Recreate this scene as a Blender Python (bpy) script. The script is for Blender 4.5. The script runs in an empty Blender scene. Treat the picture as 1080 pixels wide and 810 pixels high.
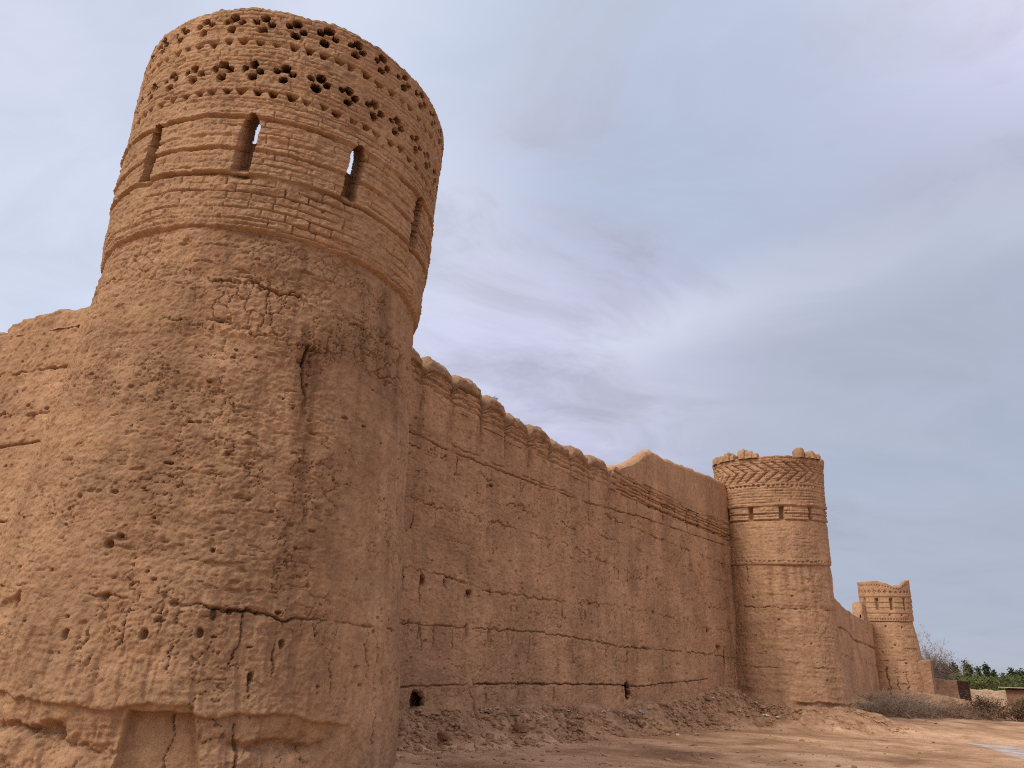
import bpy, math, random
import numpy as np
from mathutils import Vector, Matrix
random.seed(11)
RNG = np.random.default_rng(11)
SC = bpy.context.scene
COL = SC.collection
R_ = math.radians
f4 = np.float32

# ------------------------------------------------------------------ noise
_pm = np.random.default_rng(3).permutation(256).astype(np.int32)
_pm = np.concatenate([_pm, _pm])
_gr = np.random.default_rng(5).normal(size=(256, 3)); _gr /= np.linalg.norm(_gr, axis=1)[:, None]
_gr = _gr.astype(f4)

def perlin(x, y, z, seed=0):
    x, y, z = np.broadcast_arrays(np.asarray(x, f4) + f4(seed * 17.31), np.asarray(y, f4) + f4(seed * 7.77), np.asarray(z, f4))
    sh = x.shape
    x, y, z = x.ravel(), y.ravel(), z.ravel()
    ix, iy, iz = (np.floor(a).astype(np.int32) for a in (x, y, z))
    fx, fy, fz = x - ix, y - iy, z - iz
    w = [a * a * a * (a * (a * 6 - 15) + 10) for a in (fx, fy, fz)]
    ix &= 255; iy &= 255; iz &= 255
    out = np.zeros_like(fx)
    for dx in (0, 1):
        a = _pm[(ix + dx) & 255]
        wx = w[0] if dx else 1 - w[0]
        for dy in (0, 1):
            b = _pm[(a + iy + dy) & 255]
            wy = w[1] if dy else 1 - w[1]
            for dz in (0, 1):
                g = _gr[_pm[(b + iz + dz) & 255]]
                wz = w[2] if dz else 1 - w[2]
                out += wx * wy * wz * (g[:, 0] * (fx - dx) + g[:, 1] * (fy - dy) + g[:, 2] * (fz - dz))
    return (out * 1.5).reshape(sh)

def fbm(x, y, z, o=4, g=.5, seed=0):
    t = 0; a = 1.0; k = 1.0
    for i in range(o):
        t = t + a * perlin(x * k, y * k, z * k, seed + i * 3)
        a *= g; k *= 2.03
    return t

def h2(a, b, seed=0):
    a = np.asarray(a).astype(np.int32); b = np.asarray(b).astype(np.int32)
    return _pm[(_pm[(a + seed * 31) & 255] + b) & 255] / 255.0

def worley(x, y, seed=0):
    ix, iy = np.floor(x), np.floor(y)
    f1 = np.full(x.shape, 9., f4); f2 = np.full(x.shape, 9., f4)
    for dx in (-1, 0, 1):
        for dy in (-1, 0, 1):
            cx, cy = ix + dx, iy + dy
            px = cx + .1 + .8 * h2(cx, cy, seed); py = cy + .1 + .8 * h2(cy, cx, seed + 5)
            d = np.hypot(px - x, py - y)
            f2 = np.minimum(f2, np.maximum(f1, d)); f1 = np.minimum(f1, d)
    return f1, f2

def sstep(a, b, x):
    t = np.clip((x - a) / (b - a), 0, 1)
    return t * t * (3 - 2 * t)

# ------------------------------------------------------------------ relief features (D is displacement outward, metres)
def groove(D, s, z, pts, w, dep, br=0.55, seed=0, wob=.04):
    """a crack along a polyline in surface coordinates; br = how broken it is"""
    pts = np.array(pts, float)
    m = 4 * w + .25
    sel = (s > pts[:, 0].min() - m) & (s < pts[:, 0].max() + m) & (z > pts[:, 1].min() - m) & (z < pts[:, 1].max() + m)
    if not sel.any(): return
    ss, zz = s[sel], z[sel]
    wv = wob * fbm(ss * 2.3, zz * 2.3, 3.1, 4, .66, seed)
    wh = wob * fbm(ss * 2.3, zz * 2.3, 9.1, 4, .66, seed + 2)
    sx, zx = ss + wh, zz + wv
    d = np.full(ss.shape, 9.)
    for (x0, y0), (x1, y1) in zip(pts[:-1], pts[1:]):
        dx, dy = x1 - x0, y1 - y0
        t = np.clip(((sx - x0) * dx + (zx - y0) * dy) / (dx * dx + dy * dy + 1e-9), 0, 1)
        d = np.minimum(d, np.hypot(sx - x0 - t * dx, zx - y0 - t * dy))
    n = perlin(ss * 1.7, zz * 1.7, 5.5, seed + 4)
    amp = np.clip(1 - br + br * 2.4 * (n + .12), 0, 1.2)
    ww = w * (1 + .6 * perlin(ss * 4, zz * 4, 1.5, seed + 6))
    D[sel] -= 2.3 * dep * amp * np.exp(-(d / (.78 * ww)) ** 2)

def hole(D, s, z, cs, cz, rs, rz, dep, pw=2.6, nz=.25, soft=.35, seed=0):
    sel = (np.abs(s - cs) < rs * 1.9) & (np.abs(z - cz) < rz * 1.9)
    if not sel.any(): return
    a, b = np.abs((s[sel] - cs) / rs), np.abs((z[sel] - cz) / rz)
    q = (a ** pw + b ** pw) ** (1 / pw) + nz * fbm(s[sel] * 5, z[sel] * 5, 2.2, 2, .5, seed)
    D[sel] -= dep * (1 - sstep(1 - soft, 1 + soft * .4, q))

def tri(D, s, z, cs, cz, w, h, dep, seed=0):
    """a dog-tooth pocket: three-cornered, wide at the top"""
    sel = (np.abs(s - cs) < w * 1.6) & (np.abs(z - cz) < h * 1.8)
    if not sel.any(): return
    a = (s[sel] - cs) / w + .16 * perlin(s[sel] * 7, z[sel] * 7, .3, seed)
    b = (z[sel] - cz) / h + .16 * perlin(s[sel] * 7, z[sel] * 7, 4.3, seed)
    q = np.maximum(np.maximum(b, -b * .5 + np.abs(a) * .95), -b)
    D[sel] -= dep * (1 - sstep(.6, .95, q)) * (.55 + .45 * np.clip(.5 - a, 0, 1))

def bricks(s, z, ch, bl, jw, jd, seed=0, wob=.03, fill=0.0, rnd=.02):
    zz = z + wob * perlin(s * .8, z * .6, 1.7, seed)
    row = np.floor(zz / ch); fz = zz / ch - row
    col = s / bl + h2(row, row * 0 + 3, seed) * 3.7
    c = np.floor(col); fs = col - c
    dz_, ds_ = np.minimum(fz, 1 - fz) * ch, np.minimum(fs, 1 - fs) * bl
    m1 = np.clip(.75 - fill + 1.5 * perlin(s * 1.1, z * 5, 6.1, seed + 1), 0, 1)
    m2 = np.clip(.45 - fill + 2.0 * perlin(s * 2.2, z * 4, 2.1, seed + 2), 0, 1)
    g = np.maximum(m1 * np.exp(-(dz_ / jw / .85) ** 4), m2 * np.exp(-(ds_ / jw / .85) ** 4))
    return -1.25 * jd * g + rnd * (h2(row, c, seed + 7) - .5) * np.clip(m1 + .2, 0, 1)

# ------------------------------------------------------------------ mesh helpers
def tag(o, label=None, cat=None, group=None, kind=None):
    if label: o['label'] = label
    if cat: o['category'] = cat
    if group: o['group'] = group
    if kind: o['kind'] = kind
    return o

def empty(name, loc, label, cat, group=None):
    o = bpy.data.objects.new(name, None); COL.objects.link(o); o.location = loc
    o.empty_display_size = .3
    return tag(o, label, cat, group)

def link(name, me, mat, parent=None, loc=None):
    o = bpy.data.objects.new(name, me); COL.objects.link(o)
    if mat is not None: me.materials.append(mat)
    if parent is not None: o.parent = parent
    if loc is not None: o.location = loc
    return o

def raw_mesh(name, V, F, smooth=False):
    """V (n,3); F list of arrays (k,m) of vertex ids"""
    me = bpy.data.meshes.new(name)
    V = np.asarray(V, f4)
    me.vertices.add(len(V)); me.vertices.foreach_set('co', V.ravel())
    F = [np.asarray(a, np.int32) for a in F if len(a)]
    nl = sum(a.size for a in F); npoly = sum(len(a) for a in F)
    me.loops.add(nl); me.loops.foreach_set('vertex_index', np.concatenate([a.ravel() for a in F]))
    me.polygons.add(npoly)
    tot = np.concatenate([np.full(len(a), a.shape[1], np.int32) for a in F])
    st = np.concatenate([[0], np.cumsum(tot)[:-1]]).astype(np.int32)
    me.polygons.foreach_set('loop_start', st)
    me.polygons.foreach_set('use_smooth', np.full(npoly, smooth))
    me.update(calc_edges=True)
    return me

def grid_mesh(name, P, closed=False, kill=None, smooth=True):
    nv, nu = P.shape[:2]
    idx = np.arange(nv * nu, dtype=np.int32).reshape(nv, nu)
    if closed: nxt = np.roll(idx, -1, axis=1)
    else: nxt = idx[:, 1:]; idx = idx[:, :-1]
    q = np.stack([idx[:-1], nxt[:-1], nxt[1:], idx[1:]], -1)
    q = q[~kill] if kill is not None else q.reshape(-1, 4)
    V = P.reshape(-1, 3)
    used = np.zeros(len(V), bool); used[q.ravel()] = True
    mp = np.cumsum(used) - 1
    return raw_mesh(name, V[used], [mp[q]], smooth)

# ------------------------------------------------------------------ materials
def nodes_of(m):
    m.use_nodes = True
    nt = m.node_tree; nt.nodes.clear()
    out = nt.nodes.new('ShaderNodeOutputMaterial'); b = nt.nodes.new('ShaderNodeBsdfPrincipled')
    nt.links.new(b.outputs[0], out.inputs[0])
    b.inputs['Roughness'].default_value = .95
    b.inputs['Specular IOR Level'].default_value = .15
    return nt, b

class N:
    def __init__(s, nt): s.nt = nt
    def new(s, t, **k):
        n = s.nt.nodes.new(t)
        for a, v in k.items(): setattr(n, a, v)
        return n
    def link(s, a, b): s.nt.links.new(a, b)
    def coords(s, scale=(1, 1, 1)):
        tc = s.new('ShaderNodeTexCoord'); mp = s.new('ShaderNodeMapping')
        mp.inputs['Scale'].default_value = scale
        s.link(tc.outputs['Object'], mp.inputs[0]); return mp.outputs[0]
    def noise(s, co, scale, det=5, rough=.55, dist=0):
        n = s.new('ShaderNodeTexNoise'); n.inputs['Scale'].default_value = scale
        n.inputs['Detail'].default_value = det; n.inputs['Roughness'].default_value = rough
        n.inputs['Distortion'].default_value = dist
        if co is not None: s.link(co, n.inputs['Vector'])
        return n.outputs['Fac']
    def ramp(s, fac, stops, interp='LINEAR'):
        r = s.new('ShaderNodeValToRGB'); e = r.color_ramp.elements; r.color_ramp.interpolation = interp
        while len(e) < len(stops): e.new(.5)
        for i, (p, c) in enumerate(stops):
            e[i].position = p; e[i].color = (*c, 1) if len(c) == 3 else c
        s.link(fac, r.inputs[0]); return r.outputs[0]
    def mix(s, fac, a, b, mode='MIX'):
        m = s.new('ShaderNodeMix', data_type='RGBA', blend_type=mode)
        for sock, v in ((m.inputs[0], fac), (m.inputs[6], a), (m.inputs[7], b)):
            if hasattr(v, 'is_linked'): s.link(v, sock)
            elif isinstance(v, (int, float)): sock.default_value = v
            else: sock.default_value = (*v, 1)
        return m.outputs[2]
    def math(s, op, a, b=0.0, clamp=False):
        m = s.new('ShaderNodeMath', operation=op, use_clamp=clamp)
        for sock, v in ((m.inputs[0], a), (m.inputs[1], b)):
            if hasattr(v, 'is_linked'): s.link(v, sock)
            else: sock.default_value = v
        return m.outputs[0]
    def bump(s, h, strength, dist, b, prev=None):
        n = s.new('ShaderNodeBump'); n.inputs['Strength'].default_value = strength; n.inputs['Distance'].default_value = dist
        s.link(h, n.inputs['Height'])
        if prev is not None: s.link(prev, n.inputs['Normal'])
        s.link(n.outputs[0], b.inputs['Normal']); return n.outputs[0]

def g3(v): return (v, v, v)

def mud(name, base, seed=0., var=.22, streak=.25, ochre=.25, fine=1.0):
    """sun-dried mud plaster: blotches, straw flecks, rain streaks, fine crumbly relief"""
    m = bpy.data.materials.new(name); nt, b = nodes_of(m); n = N(nt)
    co = n.coords(); mp = co.node; mp.inputs['Location'].default_value = (seed * 3.1, seed * 1.7, seed * .9)
    base = np.array(base)
    dk, lt = base * (1 - var), np.minimum(base * (1 + var), 1)
    big = n.noise(co, .55, 5, .6, .3)
    c = n.ramp(big, [(.3, tuple(dk)), (.52, tuple(base)), (.72, tuple(lt))])
    med = n.noise(co, 5.5, 6, .65)
    c = n.mix(.75, c, n.ramp(med, [(.28, g3(.62)), (.5, g3(.98)), (.72, g3(1.28))]), 'MULTIPLY')
    # pale dusty washes and ochre-yellow weathering
    w = n.ramp(n.noise(n.coords((.5, .5, 1.6)), 1.3, 5, .62, .4), [(.52, g3(0)), (.72, g3(1))])
    c = n.mix(n.math('MULTIPLY', w, ochre), c, tuple(np.array([1.0, 1.06, .92]) * base * 1.12))
    # rain-washed vertical streaks
    st = n.ramp(n.noise(n.coords((1.4, 1.4, .07)), 2.2, 4, .6), [(.5, g3(0)), (.68, g3(1))])
    c = n.mix(n.math('MULTIPLY', st, streak), c, tuple(base * np.array([.58, .52, .5])))
    s2 = n.ramp(n.noise(n.coords((1, 1, .045)), .95, 3, .55, .15), [(.40, g3(0)), (.62, g3(1))])
    c = n.mix(n.math('MULTIPLY', s2, streak * 1.5), c, n.mix(1.0, c, (.74, .69, .66), 'MULTIPLY'))
    # rain stains from gaps and ledges, darker corner bands and painted shade, stored per vertex
    an = n.new('ShaderNodeAttribute', attribute_name='stain_shade')
    c = n.mix(an.outputs['Fac'], c, n.mix(1.0, c, (.58, .53, .50), 'MULTIPLY'))
    # straw flecks and small stones in the clay
    fl = n.ramp(n.noise(co, 38, 3, .75), [(.26, g3(.45)), (.43, g3(1)), (.60, g3(1)), (.74, g3(1.5))])
    c = n.mix(.7, c, fl, 'MULTIPLY')
    nt.links.new(c, b.inputs['Base Color'])
    p = n.bump(n.noise(co, 13, 8, .72), .6 * fine, .05, b)
    n.bump(n.noise(co, 60, 5, .75), .9 * fine, .015, b, p)
    return m

def plain(name, c1, c2, scale=8, rough=.9, bump=.3, spec=.15):
    m = bpy.data.materials.new(name); nt, b = nodes_of(m); n = N(nt)
    co = n.coords()
    nt.links.new(n.ramp(n.noise(co, scale, 5, .6), [(.3, c1), (.7, c2)]), b.inputs['Base Color'])
    b.inputs['Roughness'].default_value = rough; b.inputs['Specular IOR Level'].default_value = spec
    if bump: n.bump(n.noise(co, scale * 4, 5, .6), bump, .02, b)
    return m

CLAY = (.437, .2605, .144)
M_T1 = mud('mud_plaster_tower', CLAY, 1, .27, .34, .4)
M_T1P = mud('mud_brick_parapet', (.443, .267, .147), 2, .2, .08, .5)
M_WA = mud('mud_plaster_wall', (.474, .276, .152), 3, .24, .28, .12)
M_WL = mud('mud_plaster_side_wall', (.438, .2615, .145), 4, .2, .2, .4)
M_T2 = mud('mud_plaster_far_tower', (.436, .2595, .147), 5, .2, .3, .3, .8)
M_CAPW = mud('weathered_merlon_cap', (.33, .20, .112), 11, .3, .05, .1)
M_CAP = mud('weathered_mud_coping', (.27, .15, .085), 6, .3, .1, .3)
M_OLD = mud('old_low_mud_wall', (.36, .21, .125), 7, .25, .1, .2)
M_SHED = mud('shed_mud', (.22, .135, .085), 12, .3, .2, .1)
M_CLOD = mud('mud_clod', (.43, .25, .138), 8, .3, .0, .3)
M_TWIG = plain('dry_twigs', (.17, .11, .07), (.42, .29, .19), 3, .95, 0)
M_TWIG2 = plain('grey_bare_twigs', (.2, .15, .11), (.42, .33, .25), 2, .95, 0)
M_BRUSH = plain('brown_brush', (.09, .055, .034), (.26, .165, .10), 1.2, .95, 0)
M_LEAF = plain('tree_leaves', (.05, .065, .02), (.14, .155, .05), .9, .8, 0)
M_STRAW = plain('pale_straw', (.28, .19, .11), (.55, .42, .27), 3, .9, 0)
M_OLIVE = plain('dusty_leaves', (.13, .11, .07), (.27, .24, .16), 2, .9, 0)
M_LEAF2 = plain('dark_needles', (.02, .035, .016), (.055, .075, .03), .9, .8, 0)
M_WEED = plain('dry_weed', (.14, .13, .05), (.26, .22, .10), 9, .9, 0)
M_TRUNK = plain('bark', (.10, .07, .05), (.2, .15, .11), 6, .95, .3)
M_PLAST = plain('pale_plastic', (.55, .48, .38), (.82, .74, .62), 6, .45, .1, .4)
M_BLUE = plain('bluish_plastic', (.26, .28, .30), (.42, .44, .46), 6, .45, .1, .4)
M_DOOR = plain('dark_door_wood', (.035, .018, .012), (.075, .04, .028), 4, .8, .2)
M_ROOF = plain('pale_roof_sheet', (.28, .23, .18), (.42, .36, .30), 2, .7, .1)

# ------------------------------------------------------------------ layout
A1 = (-5.603, 15.5); A2 = (15.5, 44.0); A3 = (38.7, 79.0)
D1 = np.array([.6, .8]); PA = np.array([-6.05, 18.0]); NA = np.array([.8, -.6])
PL = np.array([-4.86, 17.25]); DL = np.array([-.9207, .3903]); NL = np.array([-.3903, -.9207])
PB = np.array([14.3, 45.1]); DB = np.array([23.55, 34.7]) / math.hypot(23.55, 34.7); NB = np.array([DB[1], -DB[0]])
CAMH = 1.6

def seg(pts, x):
    p = np.array(pts, float); return np.interp(x, p[:, 0], p[:, 1])

PUD = np.array([(21.3, 38.0), (20.3, 34.6), (19.1, 31.9), (17.7, 28.8), (17.1, 26.9), (19.5, 27.2), (23.4, 31.5), (23.6, 35.4), (22.4, 37.2)])
def poly_dist(x, y, poly):
    """signed distance, negative inside"""
    d = np.full(np.shape(x), 1e9); ins = np.zeros(np.shape(x), bool)
    for (x0, y0), (x1, y1) in zip(poly, np.roll(poly, -1, axis=0)):
        dx, dy = x1 - x0, y1 - y0
        t = np.clip(((x - x0) * dx + (y - y0) * dy) / (dx * dx + dy * dy), 0, 1)
        d = np.minimum(d, np.hypot(x - x0 - t * dx, y - y0 - t * dy))
        ins ^= ((y0 > y) != (y1 > y)) & (x < (x1 - x0) * (y - y0) / (y1 - y0 + 1e-12) + x0)
    return np.where(ins, -d, d)

PZ = .16
def ground_parts(x, y):
    x = np.asarray(x, float); y = np.asarray(y, float)
    g = seg([(-99, 0), (20, 0), (36, .24), (50, .98), (78, 1.95), (120, 2.0), (4000, 2.0)], y)
    g = g + .05 * perlin(x * .22, y * .22, .5, 40) * sstep(2, 10, np.hypot(x, y))
    qx, qy = x - PA[0], y - PA[1]
    u = qx * D1[0] + qy * D1[1]; d = qx * NA[0] + qy * NA[1]
    wig = .6 * fbm(x * .45, y * .45, 1.5, 3, .55, 42)
    bw = seg([(2, 2.6), (8, 2.3), (16, 1.6), (26, 2.1), (32, 2.6)], u) * (1 + wig)
    top = seg([(2, .72), (6, .85), (10, .98), (18, 1.12), (20, 1.25), (25, 1.5), (28, 2.0), (33, 2.3)], u)
    t = np.clip(1 - d / bw, 0, 1)
    on = sstep(-1, 3, u) * (1 - sstep(30, 34, u))
    top = top + .22 * fbm(x * .55, y * .55, 4.5, 3, .5, 44) * sstep(9, 12, u)
    bank = np.clip(top - g, 0, 9) * (t * t * (3 - 2 * t) * .5 + .5 * t) * on
    r2 = np.hypot(x - A2[0], y - A2[1]) - 3.25
    t2 = np.clip(1 - r2 / (2.9 * (1 + wig)), 0, 1)
    m2 = np.clip(1.36 - g, 0, 9) * t2 ** 1.3
    r3 = np.hypot(x - A3[0], y - A3[1]) - 2.8
    m3 = 1.0 * np.clip(1 - r3 / 7, 0, 1) ** 1.4
    ub = (x - PB[0]) * DB[0] + (y - PB[1]) * DB[1]; db = (x - PB[0]) * NB[0] + (y - PB[1]) * NB[1]
    mb = .9 * np.clip(1 - np.abs(db) / 4.5, 0, 1) ** 1.3 * sstep(2, 8, ub) * (1 - sstep(44, 50, ub))
    r1 = np.hypot(x - A1[0], y - A1[1]) - 3.7
    m1 = .12 * np.clip(1 - r1 / 1.6, 0, 1)
    bk = np.maximum.reduce([bank, m2, m3, mb, m1])
    return g, bk

def ground_z(x, y):
    g, bk = ground_parts(x, y)
    z = g + bk
    pd = poly_dist(np.asarray(x, float), np.asarray(y, float), PUD)
    w = 1 - sstep(.2, 3.0, pd)
    z = z * (1 - w) + (PZ + .012 + .02 * sstep(-.5, 1.2, pd) - .05 * sstep(0.15, -.5, pd)) * w
    return z

def gz(x, y): return float(ground_z(np.array([x]), np.array([y]))[0])

# ------------------------------------------------------------------ ground
def build_ground():
    fine = np.linspace(-32, 42, 1150); 
    ang = np.concatenate([np.linspace(-180, -34, 90)[:-1], fine, np.linspace(44, 180, 90)[:-1]])
    rad = np.concatenate([[.05, .5, 1.5, 3, 5, 7, 9], np.geomspace(10.5, 62, 470), np.geomspace(63, 130, 90), np.geomspace(140, 4500, 40)])
    a = np.radians(ang)[None, :]; r = rad[:, None]
    X = r * np.sin(a); Y = r * np.cos(a)
    Z = ground_z(X, Y)
    g, bk = ground_parts(X, Y)
    near = sstep(3, 12, r) * (1 - sstep(70, 110, r))
    pd = poly_dist(X, Y, PUD); dry = sstep(0, 1.2, pd)
    rough = .022 + .10 * sstep(.03, .35, bk)
    n = fbm(X * 1.1, Y * 1.1, .3, 5, .55, 50)
    n2 = np.abs(perlin(X * 2.6, Y * 2.6, 8.3, 60))
    Z = Z + near * dry * (rough * n + .02 * n2 * sstep(.03, .3, bk))
    # wheel ruts of the dirt track
    for off in (0, 1.7):
        cx = seg([(5, 2.0), (20, 7.6), (35, 16.5), (50, 25), (90, 50)], Y) + off
        Z = Z - .035 * np.exp(-((X - cx) / .3) ** 2) * near * dry
    P = np.stack([X, Y, Z], -1)
    me = grid_mesh('ground', P[:, ::1], closed=True)
    # winding: angle grows clockwise seen from above, so flip
    me.flip_normals()
    at = me.attributes.new('bank', 'FLOAT', 'POINT'); at.data.foreach_set('value', bk.astype(f4).ravel())
    m = bpy.data.materials.new('dry_dirt'); nt, b = nodes_of(m); n_ = N(nt)
    co = n_.coords()
    c = n_.ramp(n_.noise(co, .33, 6, .6, .6), [(.3, (.22, .121, .061)), (.46, (.40, .228, .121)), (.62, (.58, .366, .217))])
    c = n_.mix(.7, c, n_.ramp(n_.noise(co, 2.4, 7, .68), [(.3, g3(.6)), (.5, g3(1)), (.72, g3(1.25))]), 'MULTIPLY')
    c = n_.mix(.55, c, n_.ramp(n_.noise(co, 26, 4, .7), [(.3, g3(.55)), (.48, g3(1)), (.75, g3(1.3))]), 'MULTIPLY')
    atn = n_.new('ShaderNodeAttribute', attribute_name='bank')
    bf = n_.ramp(n_.math('ADD', atn.outputs['Fac'], n_.math('MULTIPLY', n_.math('SUBTRACT', n_.noise(co, 1.4, 5, .65), .5), .5)), [(.06, g3(0)), (.24, g3(1))])
    rub = n_.ramp(n_.noise(co, 3.2, 8, .72, .5), [(.3, (.17, .094, .05)), (.5, (.37, .21, .115)), (.7, (.58, .36, .21))])
    c = n_.mix(bf, c, rub)
    nt.links.new(c, b.inputs['Base Color'])
    p = n_.bump(n_.noise(co, 7, 8, .7), .6, .06, b)
    n_.bump(n_.noise(co, 40, 5, .7), .5, .015, b, p)
    o = link('ground', me, m); tag(o, kind='structure')

build_ground()

# flat pale silt patch of the dried puddle, no water
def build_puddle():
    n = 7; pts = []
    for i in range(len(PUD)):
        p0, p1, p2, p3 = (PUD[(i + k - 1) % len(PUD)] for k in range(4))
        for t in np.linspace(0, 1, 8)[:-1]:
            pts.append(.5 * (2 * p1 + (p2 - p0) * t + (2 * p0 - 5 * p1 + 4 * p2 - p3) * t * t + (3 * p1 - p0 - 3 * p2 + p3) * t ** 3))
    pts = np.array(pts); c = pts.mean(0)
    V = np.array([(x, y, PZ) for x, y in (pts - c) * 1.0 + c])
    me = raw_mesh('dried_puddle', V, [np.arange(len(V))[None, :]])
    m = bpy.data.materials.new('pale_silt'); nt, b = nodes_of(m)
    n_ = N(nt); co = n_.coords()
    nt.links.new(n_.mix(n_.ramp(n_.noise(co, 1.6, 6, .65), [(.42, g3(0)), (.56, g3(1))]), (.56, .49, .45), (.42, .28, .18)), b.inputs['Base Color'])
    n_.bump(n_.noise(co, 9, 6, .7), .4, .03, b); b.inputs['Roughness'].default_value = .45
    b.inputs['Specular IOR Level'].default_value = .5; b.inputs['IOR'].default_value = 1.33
    
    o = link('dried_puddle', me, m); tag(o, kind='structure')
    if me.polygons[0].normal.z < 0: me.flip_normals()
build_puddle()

# ------------------------------------------------------------------ towers
def theta_cols(cam_deg, R, ds, half=112, coarse=60):
    n = int(2 * math.radians(half) * R / ds)
    a = np.linspace(cam_deg - half, cam_deg + half, n)
    b = np.linspace(cam_deg + half, cam_deg + 360 - half, coarse)[1:-1]
    return np.radians(np.concatenate([a, b]))

def revolve(th, r, z, ax):
    """grid of local points from radius / height arrays (rows, cols)"""
    return np.stack([r * np.sin(th), -r * np.cos(th), z], -1)

DEG = math.pi / 180

def mass(x, y, z, seed):
    """the crumbly eroded surface all the mud work shares"""
    big = fbm(x * .45, y * .45, z * .45, 3, .5, seed) * .05
    lam = fbm(x * .8, y * .8, z * 4.2, 4, .55, seed + 10)
    lump = fbm(x * 2.6, y * 2.6, z * 3.2, 4, .55, seed + 20)
    fine = fbm(x * 10, y * 10, z * 13, 3, .6, seed + 30)
    pit = sstep(.30, .55, perlin(x * 5.5, y * 5.5, z * 7.5, seed + 35))
    return big, lam, lump, fine, pit

def stain_shade_attr(me, S, Z, lst, seed, extra_rows=0):
    """rain stains, darker bands and painted shade: (position, half width, top, bottom, strength)"""
    A = np.zeros(S.shape)
    n1 = perlin(S * 9, Z * .5, 3.3, 60 + seed); n2 = fbm(S * 3, Z * 1.2, 1.1, 3, .55, 62 + seed)
    for a, w, zt, zb, st in lst:
        if abs(zt - zb) < .01: continue
        sx = a + .10 * perlin(Z * .5, a, .3, seed) * (w / .2 + .5)
        t = np.clip((zt - Z) / (zt - zb), 0, 1)
        m = np.exp(-np.abs((S - sx) / (w * (1 - .35 * t))) ** 3) * sstep(zt + .05, zt - .15, Z) * (1 - t) ** .7
        A = np.maximum(A, st * m * np.clip(.8 + .9 * n1 + .4 * n2, 0, 1.2))
    A = np.clip(A, 0, 1).astype(f4).ravel()
    full = np.zeros(len(me.vertices), f4); full[:len(A)] = A
    at_ = me.attributes.new('stain_shade', 'FLOAT', 'POINT'); at_.data.foreach_set('value', full)
    return me

def flakes(s, z, seed, k=3.5):
    q = fbm(s * .8, z * 1.3, 2.3 + seed, 4, .55, 72 + seed) * k
    f = np.floor(q); return (f + sstep(.80, 1, q - f)) / k

def hair(s, z, seed):
    """hairline shrinkage cracks in patches"""
    n = fbm(s * 1.5, z * 2.6, 1.3 + seed, 4, .55, 63 + seed)
    n2 = fbm(s * 2.8, z * 1.3, 5.3 + seed, 4, .55, 66 + seed)
    m = sstep(.05, .4, perlin(s * .7, z * .7, 2.2, 68 + seed)); m2 = sstep(.15, .5, perlin(s * .8, z * .6, 8.2, 69 + seed))
    return np.maximum(m * np.exp(-(n / .022) ** 2), m2 * np.exp(-(n2 / .022) ** 2))

def crev(s, z, seed):
    """short, ragged, mostly level crevices"""
    n = fbm(s * 2.6, z * 11, 1.3 + seed, 3, .6, 60 + seed)
    return sstep(.60, .78, n + .35 * perlin(s * .5, z * .5, 4.4, 64 + seed))

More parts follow.
